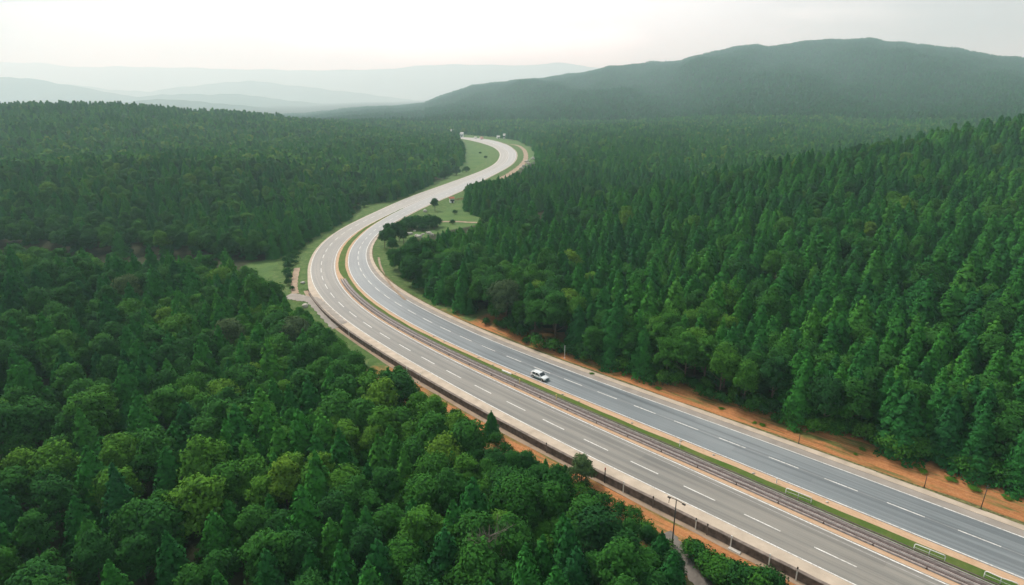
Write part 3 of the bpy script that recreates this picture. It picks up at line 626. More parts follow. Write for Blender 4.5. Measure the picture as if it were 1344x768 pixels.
for nm, pt in (('far', mid), ('mountain', far)):
    instancer(nm + '_broadleaf_forest', pt, ~pt['con'], LO_B); instancer(nm + '_conifer_forest', pt, pt['con'], LO_C)
# ------------------------------------------------------------------ labels for the trees
def shade(t, con):
    if con: return 'dark green' if t < .38 else ('mid green' if t < .66 else 'lighter green')
    return 'deep green' if t < .33 else ('mid green' if t < .6 else ('fresh green' if t < .8 else 'yellowish green'))
ONES = 'first second third fourth fifth sixth seventh eighth ninth tenth eleventh twelfth thirteenth fourteenth fifteenth sixteenth seventeenth eighteenth nineteenth'.split()
TENS = {20: 'twent', 30: 'thirt', 40: 'fort', 50: 'fift', 60: 'sixt', 70: 'sevent', 80: 'eight', 90: 'ninet'}
def ordinal(n):
    if n < 20: return ONES[n - 1]
    t_, o_ = n // 10 * 10, n % 10
    return TENS[t_] + 'ieth' if o_ == 0 else TENS[t_] + 'y-' + ONES[o_ - 1]
counts = {}
def seq_label(text, key, order):
    counts[key] = counts.get(key, 0) + 1
    return f'{text}, {ordinal(counts[key])} {order}'
def olive(o, mesh_):
    c = mesh_.copy(); c.materials.clear(); c.materials.append(M_OLIVE)
    for ch in o.children:
        if ch.name.startswith('crown'): ch.data = c
special = {}
def nearest_tree(u, v, pred=lambda T_: True):
    c = [T_ for T_ in TREES if id(T_) not in special and pred(T_)]
    return min(c, key=lambda T_: (T_['u'] - u) ** 2 + (T_['v'] - v) ** 2)
for (u_, v_, lab, con, ol, tint) in [
    (181, 361, 'grey olive round crown standing out dully in the upper left forest', False, True, .5),
    (287, 415, 'dull olive broadleaf crown left of the motorway bend among dark conifers', False, True, .2),
    (378, 445, 'small greyish tree on the left slope just below the olive crown', False, True, .0),
    (672, 398, 'grey leaved broad tree at the front of the right forest beyond the bend', False, True, .1),
    (600, 590, 'brightest yellow green round tree in the left forest near its road edge', False, False, 1.0),
    (500, 515, 'yellow green bushy tree at the left forest edge close to the low wall', False, False, .93),
    (300, 510, 'light yellow green tree in the centre of the left forest', False, False, .9),
    (265, 690, 'light green domed tree low in the left forest near the bottom', False, False, .86),
    (410, 480, 'pointed dark conifer rising above its neighbours in the left forest', True, False, .2)]:
    T_ = nearest_tree(u_, v_, lambda q: q['con'] == con); special[id(T_)] = 1
    if ol: olive(T_['o'], BROAD[0][0])
    for ch in T_['o'].children:
        if ch.name.startswith('crown'): ch['tint'] = tint
    tag(T_['o'], lab)
MARKS = {'left': [('bottom left photo corner', 0, 768), ('mid left photo border', 0, 395), ('leafless dead tree', 643, 748), ('street lamp', 878, 690), ('lone olive tree by the wall', 763, 615),
                  ('yellowish forest edge tree', 500, 515), ('light green domed tree', 265, 690), ('light yellow green tree', 300, 510), ('dull olive crown', 287, 415), ('grey olive round crown', 181, 361),
                  ('brightest yellow green tree', 600, 590), ('paved pull-off', 400, 395), ('pointed dark conifer', 410, 480), ('bottom photo border', 430, 768)],
         'right': [('white car', 709, 490), ('tall bare-trunked pine', 808, 440), ('grey leaved tree', 672, 398), ('thin leaning pole', 1290, 650), ('short dark gutter pole', 1048, 575), ('stake on red bank', 1213, 630),
                   ('mid right photo border', 1344, 384), ('upper right forest end', 1344, 215), ('clump inside the bend', 515, 315)]}
SECT = ['right of', 'upper right of', 'above', 'upper left of', 'left of', 'lower left of', 'below', 'lower right of']
cells = {}
for T_ in TREES:
    side = 'right' if T_['right'] else 'left'; T_['o']['group'] = f"{'conifers' if T_['con'] else 'broadleaf trees'} of the {side} forest"
    if id(T_) in special: continue
    nm, mu, mv = min(MARKS[side], key=lambda q: (q[1] - T_['u']) ** 2 + (q[2] - T_['v']) ** 2); ang = math.atan2(mv - T_['v'], T_['u'] - mu)
    sec = SECT[int(round(ang / (math.pi / 4))) % 8]; cells.setdefault((T_['con'], sec, nm), []).append(((mu - T_['u']) ** 2 + (mv - T_['v']) ** 2, id(T_), T_))
for (con_, sec, nm), lst in cells.items():
    for k, (_, _, T_) in enumerate(sorted(lst)):
        rank = 'nearest' if k == 0 else ordinal(k + 1) + ' nearest'
        T_['o']['label'] = f"{shade(T_['tint'], con_)} {'conifer' if con_ else 'broadleaf tree'}, {rank} {sec} the {nm}"

# ------------------------------------------------------------------ placing things beside the road
def on_ground(u, v):
    z = 0.0
    for _ in range(6):
        x, y = ground(u, v, z); z = surf(x, y)
    return x, y, z
def surf(x, y):
    off, i = signed([x], [y]); off, i = float(off[0]), int(i[0])
    if LO[i] - 15 < off < RO[i] + 15:
        if LO[i] - 3.9 * nr[i] < off < RO[i] + 3.05 * nr[i]: return .04 if off > LO[i] - 2.55 * nr[i] else float(PATHZ[i])
        return float(verge_z(np.array([off]), np.array([i]))[0]) - .02
    return float(terrain(np.array([x]), np.array([y]))[0])
def at_station(s, off):
    """x, y and heading at station s (from the start of the line) and offset from the centre line"""
    o = off if not callable(off) else off(s)
    x = np.interp(s, SS, CL[:, 0]) + np.interp(s, SS, NR[:, 0]) * o; y = np.interp(s, SS, CL[:, 1]) + np.interp(s, SS, NR[:, 1]) * o
    return float(x), float(y), math.atan2(float(np.interp(s, SS, TG[:, 1])), float(np.interp(s, SS, TG[:, 0])))
def station_of(u, v):
    x, y = ground(u, v, 0); off, i = signed([x], [y]); return float(SS[i[0]]), float(off[0])
IN = lambda A: (lambda s: float(np.interp(s, SS, A)))

# ---- low retaining wall along the left carriageway
M_WALL = simple('weathered_wall', (.17, .13, .11), .95, .1, var=.45, scale=1.3)
M_COPE = simple('wall_coping', (.20, .165, .14), .9, .15, var=.35, scale=1.2)
wi = int(np.argmax(S_REL > S_WALL_END + 3))
wall = empty('low_wall', (CL[96, 0], CL[96, 1], 0))
tag(wall, 'long low dark weathered retaining wall along the left carriageway above the red earth', 'wall')
def sweep(name, i0, i1, off0, prof, mat, parent, wobz=None):
    I = np.arange(i0, i1); V = []
    for (o_, z_) in prof:
        o = off0[I] + o_; zz = (z_[I] if isinstance(z_, np.ndarray) else np.full(len(I), z_)) + (wobz[I] if wobz is not None else 0)
        V.append(np.stack([CL[I, 0] + NR[I, 0] * o, CL[I, 1] + NR[I, 1] * o, zz], 1))
    k = len(prof); V = np.stack(V, 1).reshape(-1, 3); q = np.arange(len(I) * k).reshape(len(I), k); F_ = []
    for j in range(k): F_ += np.stack([q[:-1, j], q[1:, j], q[1:, (j + 1) % k], q[:-1, (j + 1) % k]], 1).tolist()
    F_ += [q[0].tolist(), q[-1][::-1].tolist()]
    ob = mesh_obj(name, V, F_, mat, None)
    bm = bmesh.new(); bm.from_mesh(ob.data); bmesh.ops.recalc_face_normals(bm, faces=bm.faces); bm.to_mesh(ob.data); bm.free()
    if parent:
        ob.parent = parent; ob.matrix_parent_inverse = Matrix.Translation(parent.location).inverted()
    return ob
woff = LO - 2.75 * nr
sweep('wall_body', 0, wi, woff, [(-.22, PATHZ - .25), (.22, PATHZ - .25), (.2, .30), (-.2, .30)], M_WALL, wall)
sweep('coping', 0, wi, woff, [(-.27, .303), (.27, .303), (.25, .42), (-.25, .42)], M_COPE, wall, .012 * np.sin(SS * 1.3) + .01 * np.sin(SS * 3.1))

# ---- rails of the median drain
M_RAIL = simple('rusty_dark_steel', (.13, .10, .092), .6, .4, metal=.3, var=.3, scale=2)
M_RAILP = simple('grey_galvanised', (.36, .33, .31), .5, .4, metal=.35, var=.25, scale=2)
gr_ = empty('guardrail', (CL[96, 0], CL[96, 1], 0))
tag(gr_, 'low barrier of four parallel dark rails running along the median beside the grass', 'guardrail')
for q, (fr_, mt, wd, hz) in enumerate(((.16, M_RAIL, .13, .42), (.235, M_RAILP, .07, .30), (.31, M_RAIL, .15, .36), (.43, M_RAILP, .08, .30), (.475, M_RAIL, .09, .38))):
    sweep('rail', 0, ri, LI + W * fr_, [(-wd, hz), (wd, hz), (wd, hz + .09), (-wd, hz + .09)], mt, gr_, .015 * np.sin(SS * .9 + q))
pm = MB(); pm.box(-.05, -.05, 0, .05, .05, .42); pm.box(-.12, -.12, 0, .12, .12, .05); me_post = None
for k in range(88):
    s = S0 - 12 + k * 2.9 * (1 + k * .004)
    if s > SS[ri] - 3: break
    for fr_ in ((.16, .475)[k % 2],):
        x, y, hd = at_station(s, lambda q: float(np.interp(q, SS, LI + W * fr_)))
        if me_post is None: p_ = pm.build('post', M_RAIL); me_post = p_.data
        else: p_ = link(bpy.data.objects.new('post', me_post))
        p_.parent = gr_; p_.location = (x - gr_.location.x, y - gr_.location.y, .02); p_.rotation_euler = (0, 0, hd)

# ---- marker posts
M_WHITE = simple('white_paint', (.75, .74, .70), .55, .3, var=.12, scale=3)
M_DARKM = simple('dark_metal', (.07, .065, .06), .5, .4, metal=.5, var=.2)
M_YEL = simple('faded_yellow', (.62, .50, .20), .6, .3, var=.15, scale=4)
M_RED = simple('faded_red', (.45, .12, .08), .6, .3, var=.15, scale=4)
def marker(name, loc, rz, h, w, mat, cap, label, group=None):
    t_ = empty(name, loc, rz); tag(t_, label, 'post', group)
    p = MB(); p.box(-w, -w * .6, -.3, w, w * .6, h * .86, taper=w * .12); p.build('shaft', mat, t_)
    c = MB(); c.box(-w * 1.25, -w * .9, h * .862, w * 1.25, w * .9, h, taper=w * .25); c.build('cap', cap, t_); return t_
for (u_, v_, h, mt, cp_) in [(445, 441, 1.2, M_WHITE, M_WHITE), (470, 462, 1.1, M_COPE, M_DARKM), (537, 484, 1.0, M_WHITE, M_WHITE), (542, 498, 1.3, M_COPE, M_WHITE), (715, 585, 1.2, M_COPE, M_DARKM), (795, 631, 2.0, M_DARKM, M_RED), (823, 641, 1.2, M_WHITE, M_WHITE),
                             (857, 659, 1.2, M_COPE, M_DARKM), (917, 687, 1.1, M_WHITE, M_DARKM), (937, 697, 1.1, M_COPE, M_DARKM), (967, 713, 1.1, M_WHITE, M_WHITE), (1010, 739, 1.2, M_WHITE, M_WHITE), (1052, 759, 1.3, M_WHITE, M_DARKM)]:
    s, _ = station_of(u_, v_); x, y, hd = at_station(s, IN(LO - 3.15 * nr)); z = surf(x, y)
    colr = {M_WHITE.name: 'white', M_COPE.name: 'grey', M_DARKM.name: 'dark'}[mt.name]; cc = {M_WHITE.name: 'pale', M_DARKM.name: 'black', M_RED.name: 'red'}[cp_.name]
    marker('marker_post', (x, y, z), hd, h + .7, .075, mt, cp_, seq_label(f'{colr} {cc}-capped post', 'wall posts', 'along the low wall counting from the bend'), 'posts along the low wall')
for (u_, v_) in [(682, 504), (730, 525)]:
    x, y, z = on_ground(u_, v_); hd = at_station(station_of(u_, v_)[0], 0)[2]
    marker('marker_post', (x, y, z), hd, 1.15, .09, M_YEL, M_YEL, 'faded yellow post in the median grass ' + ('just below the white car' if u_ < 700 else 'right of the white car, second along'), 'yellow posts in the median')
for (u_, v_, l_) in [(892, 586, 'small white post on the median above the dark drain rails'), (1019, 634, 'short white post beside the upper white barrier frame in the median')]:
    x, y, z = on_ground(u_, v_); marker('marker_post', (x, y, z), 0, .8, .07, M_WHITE, M_WHITE, l_)

# ---- white tubular barrier frames on the median
def barrier(a_, b_, label, sag=0.0):
    xa, ya, _ = on_ground(*a_); xb, yb, _ = on_ground(*b_); l_ = math.hypot(xb - xa, yb - ya); hd = math.atan2(yb - ya, xb - xa)
    t_ = empty('barrier', (xa, ya, .1), hd); tag(t_, label, 'barrier', 'white barrier frames on the median')
    p = MB(); p.tube([(0, 0, .72), (.06, 0, .86), (.2, 0, .92), (l_ * .5, 0, .92 - sag), (l_ - .2, 0, .92), (l_ - .06, 0, .86), (l_, 0, .72)], .065, 8); p.build('top_rail', M_WHITE, t_, True)
    p = MB(); p.tube([(0, 0, .4), (l_, 0, .4 - sag)], .035, 6); p.build('lower_rail', M_WHITE, t_, True)
    for q in (0, .5, 1): p = MB(); p.tube([(l_ * q, 0, -.2), (l_ * q, 0, .74 if q != .5 else .88)], .055, 8); p.build('leg', M_WHITE, t_, True)
barrier((1031, 648), (1064, 661), 'white tubular barrier frame on the median, topmost of three in the lower right')
barrier((1199, 722), (1239, 738), 'white tubular barrier frame on the median grass, middle one of three')
barrier((1291, 758), (1334, 775), 'bent white barrier frame cut by the bottom edge of the photo', .12)

# ---- blocks, slabs, stones
def block(name, a_, b_, w, h, mat, label, cat):
    xa, ya, za = on_ground(*a_); xb, yb, zb = on_ground(*b_); l_ = math.hypot(xb - xa, yb - ya)
    p = MB(); p.box(-l_ / 2, -w / 2, 0, l_ / 2, w / 2, h, taper=.03); o = p.build(name, mat)
    o.location = ((xa + xb) / 2, (ya + yb) / 2, min(za, zb) - .03); o.rotation_euler = (0, 0, math.atan2(yb - ya, xb - xa)); 
    bv = o.modifiers.new('edge', 'BEVEL'); bv.width = .02; tag(o, label, cat); return o
block('kerb_block', (659, 487), (671, 492), .35, .35, M_WHITE, 'white concrete block lying on the median left of the white car', 'block')
block('concrete_slab', (956, 719), (972, 727), .55, .16, simple('slab_concrete', (.5, .47, .42), .9, .1, var=.2), 'pale concrete slab lying on the red earth below the low wall', 'slab')
M_STONE = simple('pale_stone', (.46, .43, .38), .95, .1, var=.3, scale=2)
def stone(u_, v_, r_, label, seed, group=None):
    x, y, z = on_ground(u_, v_); p = MB(); p.rock((0, 0, r_ * .3), (r_, r_ * .75, r_ * .6), seed); o = p.build('rock', M_STONE, None, True); o.location = (x, y, z); tag(o, label, 'rock', group)
stone(400, 403, 1.0, 'large white rock on the grass below the paved pull-off', 1)
stone(397, 372, .7, 'white rock on the grass strip left of the motorway bend', 2)
stone(558, 278, 1.3, 'pale boulder beside the round field tree', 3)
for k in range(11):
    u_ = 534 + k * 3.3 + random.uniform(-1, 1); v_ = 303 + random.uniform(0, 9); stone(u_, v_, random.uniform(.5, 1.3), seq_label('pale rubble stone in the rough field', 'rubble', 'from the left'), 10 + k, 'rubble stones in the field')
for k in range(12):
    s = S0 + 6 + k * 8.5 + random.uniform(-3, 3); x, y, hd = at_station(s, lambda q: float(np.interp(q, SS, RI)) - random.uniform(.5, 1.3)); u_, v_, _ = project(x, y, .1); u_, v_ = float(u_), float(v_)
    p = MB(); p.rock((0, 0, .05), (random.uniform(.15, .32), .14, .12), 40 + k); o = p.build('rock', M_STONE, None, True); o.location = (x, y, .03)
    tag(o, seq_label('small stone on the orange median grit', 'grit', 'from the bottom right'), 'rock', 'stones on the median grit')
for k, (u_, v_) in enumerate([(684, 222), (688, 219), (691, 213), (694, 216), (700, 209)]): stone(u_, v_, 2.0, seq_label('pale rock heap outside the far bend', 'heap', 'from the left'), 60 + k, 'pale rocks outside the far bend')

# ---- street lamp
x, y, z = on_ground(882, 716); hd = at_station(station_of(884, 705)[0], 0)[2]
lamp = empty('street_lamp', (x, y, z), hd); lamp.scale = (.82, .82, .84); tag(lamp, 'dark T-shaped street lamp with two heads standing on the red earth', 'street lamp')
p = MB(); p.tube([(0, 0, -.3), (0, 0, 4.2), (0, 0, 8.4)], [.12, .10, .075], 10); p.build('pole', M_DARKM, lamp, True)
p = MB(); p.box(-.22, -.22, -.1, .22, .22, .12, taper=.03); p.build('base', M_DARKM, lamp)
p = MB(); p.tube([(1.25, 0, 8.35), (0, 0, 8.47), (-1.3, 0, 8.35)], .06, 8); p.build('arm', M_DARKM, lamp, True)
for sx in (1.25, -1.3):
    p = MB(); p.box(sx - .28, -.15, 8.22, sx + .28, .15, 8.40, taper=.05); ob = p.build('lamp_head', M_DARKM, lamp)
    p = MB(); p.box(sx - .2, -.1, 8.19, sx + .2, .1, 8.218); p.build('lens', M_WHITE, ob)
p = MB(); p.tube([(1.2, 0, 8.2), (1.22, 0, 7.3)], .05, 6); p.build('hanging_sign_bracket', M_DARKM, lamp)
# ---- bare poles on the right bank
for (u_, v_, h, lean, nm, lab, mt, cr) in [(1287, 668, 3.9, .04, 'pole', 'thin leaning dark pole on the right red bank near the right border', M_DARKM, True),
                                       (1048, 583, 1.9, .0, 'pole', 'short dark pole at the upper edge of the right concrete gutter', M_DARKM, False),
                                       (741, 470, 3.0, .0, 'pole', 'thin pale pole at the forest foot above the white car', M_WHITE, False), (1213, 640, 2.0, .0, 'pole', 'short dark stake on the right red bank below broadleaf trees', M_DARKM, False)]:
    x, y, z = on_ground(u_, v_); t_ = empty(nm, (x, y, z), 0); tag(t_, lab, 'pole')
    p = MB(); p.tube([(0, 0, -.3), (lean * h, 0, h)], [.06, .045], 8); p.build('shaft', mt, t_, True)
    p = MB(); p.box(-.16, -.16, -.05, .16, .16, .1, taper=.03); p.build('base', mt, t_)
    if cr: p = MB(); p.box(lean * h - .35, -.04, h * .9, lean * h + .35, .04, h * .9 + .07); p.build('crossbar', mt, t_)

# ---- gravel path bottom left, pull-off, farm tracks
def track(name, px, w, mat, lift=.05, label=None):
    C = np.array([on_ground(*q) for q in px]); P_ = catmull(C, 10)[:, :2]; Tn = np.gradient(P_, axis=0); Tn /= np.linalg.norm(Tn, axis=1)[:, None]; Nn = np.stack([-Tn[:, 1], Tn[:, 0]], 1)
    V = []
    for k in range(len(P_)):
        for j, o_ in enumerate((-1, -.33, .33, 1)):
            q = P_[k] + Nn[k] * w * o_ * (1 + .12 * math.sin(k * 1.7 + j)); V.append((q[0], q[1], surf(q[0], q[1]) + lift))
    n = len(P_); f = [(k * 4 + j, (k + 1) * 4 + j, (k + 1) * 4 + j + 1, k * 4 + j + 1) for k in range(n - 1) for j in range(3)]
    o = mesh_obj(name, V, f, mat, None, True)
    if o.data.polygons[0].normal.z < 0: o.data.flip_normals()
    tag(o, kind='structure')
M_GRAV = simple('grey_gravel', (.17, .155, .135), .95, .1, var=.25, scale=1.5)
track('gravel_path', [(872, 700), (884, 716), (900, 738), (922, 765), (945, 795)], 1.1, M_GRAV, .07)
track('farm_track', [(573, 291.5), (585, 291), (600, 291), (618, 292), (632, 292)], 1.3, M_TAN, .06)
track('service_track', [(660, 188.5), (677, 190.5), (686, 195), (690, 202), (689, 211), (681, 220), (668, 229), (655, 236)], 2.2, M_TAN, .12)
track('paved_pull_off', [(376, 389), (386, 389.5), (398, 392), (410, 394), (421, 404), (433, 417), (446, 430)], 2.0, M_SHOULD, .09)
track('dirt_track', [(388, 386), (386, 377), (387, 366), (390, 352)], 1.0, M_TAN, .08)
track('farm_track', [(497, 338), (499, 348), (505, 362), (516, 378), (532, 394)], .35, M_TAN, .07)

# ---- shrubs
SHR = [set_name(broad_crown(90 + k, 2.4, 1.7, 1500, 0.0, leaf=.15), 'shrub_foliage') for k in range(4)]
STEM = MB(); 
for k in range(4): STEM.tube([(0, 0, -.2), (.3 * math.cos(k * 1.6), .3 * math.sin(k * 1.6), .7), (.6 * math.cos(k * 1.6), .6 * math.sin(k * 1.6), 1.5)], [.05, .04, .015], 5)
stem_me = bpy.data.meshes.new('stem'); stem_me.from_pydata(STEM.v, [], STEM.f); stem_me.materials.append(M_BARK)
def shrub(u_, v_, s, tint, text, group, label=None):
    x, y, z = on_ground(u_, v_); t_ = empty('shrub', (x, y, z - .05), random.uniform(0, 6)); t_.scale = (s * random.uniform(.9, 1.3), s * random.uniform(.9, 1.3), s)
    link(bpy.data.objects.new('stem', stem_me), t_); f_ = link(bpy.data.objects.new('foliage', random.choice(SHR)), t_); f_['tint'] = tint
    tag(t_, label or seq_label(text, group, 'from the top' if 'ditch' in group else 'from the left'), 'shrub', group)
EDGE = [(640, 436), (673, 447), (709, 460), (745, 474), (798, 491), (860, 504), (900, 516), (967, 536), (1035, 560), (1103, 574), (1170, 597), (1238, 615), (1344, 648)]
tt = 0
while tt < len(EDGE) - 1.001:
    i = int(tt); f_ = tt - i; u_ = EDGE[i][0] * (1 - f_) + EDGE[i + 1][0] * f_; v_ = EDGE[i][1] * (1 - f_) + EDGE[i + 1][1] * f_
    s_ = random.uniform(.6, 1.55) * (1.15 if random.random() < .3 else .9); tn = random.uniform(.1, .8)
    shrub(u_ + random.uniform(-4, 4), v_ - random.uniform(0, 14), s_, tn, f"{'big' if s_ > 1.2 else 'low'} {'light' if tn > .5 else 'dark'} shrub at right forest foot", 'shrubs at the foot of the right forest')
    tt += random.uniform(5, 11) / max(20, math.hypot(EDGE[i + 1][0] - EDGE[i][0], EDGE[i + 1][1] - EDGE[i][1]))
for (u_, v_, s_) in sorted([(905, 729, .9), (915, 736, 1.0), (922, 745, .9), (930, 752, 1.1), (940, 757, 1.1), (948, 748, .7), (952, 762, 1.2), (963, 770, 1.2), (975, 772, 1.3), (985, 765, .8), (990, 778, 1.3), (1004, 776, 1.2), (1006, 764, .7), (1018, 780, 1.1), (944, 770, 1.1), (934, 763, .9), (912, 722, .6)]):
    shrub(u_, v_, s_, random.uniform(.2, .7), 'green shrub right of the gravel path', 'shrubs beside the gravel path')
for (u_, v_, s_) in sorted([(396, 326, 1.3), (392, 331, 1.6), (388, 337, 1.5), (384, 342, 1.8), (381, 348, 1.7), (379, 354, 1.8), (377, 361, 1.6), (380, 367, 1.5), (378, 374, 1.3), (384, 381, .9), (405, 318, 1.2), (375, 345, 1.4), (389, 346, .8)], key=lambda q: q[1]):
    shrub(u_, v_, s_ * .62, random.uniform(.05, .4), 'dark shrub in the left valley field', 'shrubs along the valley ditch')
for (u_, v_, s_) in sorted([(534, 299, 2.0), (539, 298, 1.9), (545, 299, 2.1), (551, 300, 2.2), (557, 299, 1.8), (562, 297, 2.0), (568, 298, 2.1), (574, 298, 1.7), (542, 302, 1.5), (555, 303, 1.4), (570, 301, 1.3), (529, 303, 1.8)]):
    shrub(u_, v_, s_, random.uniform(.1, .5), 'bushy shrub in the hedge row across the field', 'shrubs of the field hedge')
for (u_, v_, s_, lab) in [(599, 230, 2.6, 'dark bush on the verge, left one beside the green meadow'), (612, 226, 1.7, 'small dark bush on the verge, right one beside the green meadow'), (637, 208, 1.0, 'lone dark bush in the middle of the green meadow'), (630, 202, .9, 'small bush in the upper part of the green meadow'),
                          (594, 294, .8, 'tiny dark bush just below the farm track'), (597, 281, .9, 'single small bush in the open field above the farm track'), (478, 272, 1.3, 'dark bush on the grass notch left of the motorway'), (470, 276, 1.0, 'small bush at the mouth of the grass notch'), (583, 235, 2.2, 'pale bush at the foot of the left hill near the verge')]:
    shrub(u_, v_, s_, .15, '', 'scattered field bushes', lab)
for (u_, v_, s_) in [(478, 470, 1.2), (497, 484, 1.0), (512, 489, 1.2), (530, 497, 1.1), (549, 514, 1.3), (561, 520, .9), (575, 528, 1.2), (588, 536, .9), (606, 542, 1.2), (621, 551, 1.0), (660, 574, 1.2), (672, 585, 1.0), (700, 602, 1.3), (716, 612, 1.1), (729, 620, .9), (771, 640, 1.2), (786, 646, .9), (800, 655, 1.2), (822, 664, 1.0), (838, 676, 1.3), (856, 694, 1.2), (868, 704, 1.0), (878, 716, 1.1)]:
    shrub(u_ - 9, v_ + 10, s_ * .75, random.uniform(.2, .75), 'bush along the left forest edge facing the wall', 'bushes along the left forest edge')
for k, f_ in enumerate(sorted([3.6, 4.9, 5.1, 6.7, 7.35, 7.5, 8.2, 9.3, 9.42, 9.9, 10.5, 10.62, 11.1, 11.3, 11.38, 11.8])):
    pass; i = int(f_); f_ -= i; i = min(i, len(EDGE) - 2)
    u_ = EDGE[i][0] * (1 - f_) + EDGE[i + 1][0] * f_; v_ = EDGE[i][1] * (1 - f_) + EDGE[i + 1][1] * f_ + random.uniform(3, 20) * (u_ / 1344)
    x, y, z = on_ground(u_, v_); t_ = empty('weed_tuft', (x, y, z - .05), k); q_ = random.uniform(.14, .34); t_.scale = (q_ * 2.0, q_ * 1.5, q_ * .55)
    link(bpy.data.objects.new('stem', stem_me), t_); fo = link(bpy.data.objects.new('foliage', random.choice(SHR)), t_); fo['tint'] = random.uniform(.85, 1)
    tag(t_, seq_label('weed tuft on the bare right red bank', 'weeds', 'from the left'), 'weed', 'weed tufts on the right red bank')
# clump of trees by the inner side of the bend, the round field tree, lone trees by the wall
for k, (u_, v_, s_, tn) in enumerate(sorted([(505, 325, .62, .15), (512, 329, .7, .2), (519, 322, .78, .1), (510, 315, .66, .25), (524, 316, .72, .3), (516, 334, .6, .35), (530, 322, .6, .2)])):
    x, y, z = on_ground(u_, v_); add_tree(False, k % 6, (x, y, z - .1), k, s_, 1.0, tn, seq_label('dark tree in the clump inside the bend', 'clump', 'from the left'), 'trees of the clump inside the bend')
x, y, z = on_ground(571, 277); add_tree(False, 1, (x, y, z), 0, .62, 1.25, .2, 'single round dark tree standing in the open field right of the motorway', 'lone trees')
x, y, z = on_ground(763, 636); o = add_tree(False, 5, (x, y, z - 1.0), 1, .52, 1.15, .6, 'lone olive green leafy tree right beside the low wall', 'lone trees'); olive(o, BROAD[5][0])
x, y, z = on_ground(741, 631); add_tree(True, 3, (x, y, z - .1), 1, .24, 1.3, .3, 'tiny cone shaped conifer on red earth next to the lone olive tree', 'lone trees')
x, y, z = on_ground(645, 572); add_tree(True, 5, (x, y, z - .1), 1, .42, 1.0, .35, 'small conifer at the forest edge touching the low wall', 'lone trees')
PINE = set_name(conifer_crown(99, 17, 3.6, 4200, .38, power=.6, gaps=1.2, leaf=.25), 'conifer_crown'); PINET = trunk_mesh('trunk', 16.4, .24, 5, 77, M_PALEBARK, .35)
x, y, z = on_ground(808, 476); add_tree(True, 0, (x, y, z - .1), 0, .92, 1.0, .35, 'tall pine with bare pale lower trunk at the front of the right forest', 'lone trees', crown=PINE, trunk=PINET, name='pine_tree', cat='pine tree')
# bare dead tree
def dead_branches(seed):
    rr = random.Random(seed); mb_ = MB()
    def grow(p0, d, l, r, dep):
        p1 = p0 + d * l * .5 + Vector((rr.uniform(-.1, .1), rr.uniform(-.1, .1), 0)) * l; p2 = p0 + d * l
        mb_.tube([p0, p1, p2], [r, r * .8, r * .55], 5)
        if dep == 0: return
        for _ in range(3):
            q = (d + Vector((rr.uniform(-.8, .8), rr.uniform(-.8, .8), rr.uniform(-.1, .6)))).normalized(); grow(p2 if rr.random() < .6 else p1, q, l * rr.uniform(.6, .8), r * .55, dep - 1)
    for k in range(7):
        a = k * .9; grow(Vector((0, 0, 6 + k * .75)), Vector((math.cos(a), math.sin(a), .7)).normalized(), 2.0, .09, 3)
    return mb_
best = nearest_tree(643, 748); bo = best['o']; bl = bo.location.copy(); bl.z -= 0
dt_ = empty('dead_tree', bl, .4); dt_.scale = (.72, .72, .93); tag(dt_, 'leafless grey dead tree with bare twigs poking out of the green canopy', 'dead tree')
p = MB(); p.tube([(0, 0, -.3), (.1, 0, 4), (-.1, .1, 8), (.1, .1, 12.2)], [.24, .2, .12, .03], 7); p.build('trunk', M_PALEBARK, dt_, True)
dead_branches(3).build('branch', M_PALEBARK, dt_, True)
for ch in list(bo.children): bpy.data.objects.remove(ch)
bpy.data.objects.remove(bo); TREES.remove(best)

# ---- the white car
M_BODY, t, b = node_mat('white_car_paint', .25, .6); b.inputs['Base Color'].default_value = (.74, .78, .78, 1); b.inputs['Coat Weight'].default_value = .5
M_GLASS, t, b = node_mat('dark_car_glass', .08, .6); b.inputs['Base Color'].default_value = (.03, .045, .05, 1)
M_TYRE = simple('tyre_rubber', (.025, .025, .026), .85, .2); M_RIM = simple('alloy', (.5, .5, .5), .35, .5, metal=.8, var=.05)
M_LAMPG, t, b = node_mat('headlight_glass', .1, .7); b.inputs['Base Color'].default_value = (.6, .62, .62, 1)
M_TAIL, t, b = node_mat('tail_light_red', .2, .6); b.inputs['Base Color'].default_value = (.45, .02, .02, 1)
M_SILL = simple('teal_lower_body', (.10, .19, .21), .45, .4, var=.1)
def loft(name, secs, mat, parent, smooth=True, bev=None):
    """secs: list of (x, [(y, z), ...]) closed rings of equal length"""
    V, F_ = [], []; k = len(secs[0][1])
    for x_, ring in secs: V += [(x_, y_, z_) for y_, z_ in ring]
    for i in range(len(secs) - 1):
        for j in range(k): F_.append((i * k + j, (i + 1) * k + j, (i + 1) * k + (j + 1) % k, i * k + (j + 1) % k))
    F_ += [tuple(range(k))[::-1], tuple((len(secs) - 1) * k + j for j in range(k))]
    o = mesh_obj(name, V, F_, mat, parent, smooth)
    bm = bmesh.new(); bm.from_mesh(o.data); bmesh.ops.recalc_face_normals(bm, faces=bm.faces); bm.to_mesh(o.data); bm.free()
    return o
def car_ring(w, zb, zt, r=.12):
    return [(-w + r, zb), (w - r, zb), (w, zb + r), (w + .0, (zb + zt) / 2), (w - .02, zt - r), (w - r - .04, zt), (-w + r + .04, zt), (-w + .02, zt - r), (-w, (zb + zt) / 2), (-w, zb + r)]
def cabin_ring(wb, wt, zb, zt): return [(-wb, zb), (wb, zb), (wb - (wb - wt) * .5, (zb + zt) / 2), (wt, zt - .05), (wt - .12, zt), (-wt + .12, zt), (-wt, zt - .05), (-wb + (wb - wt) * .5, (zb + zt) / 2)]
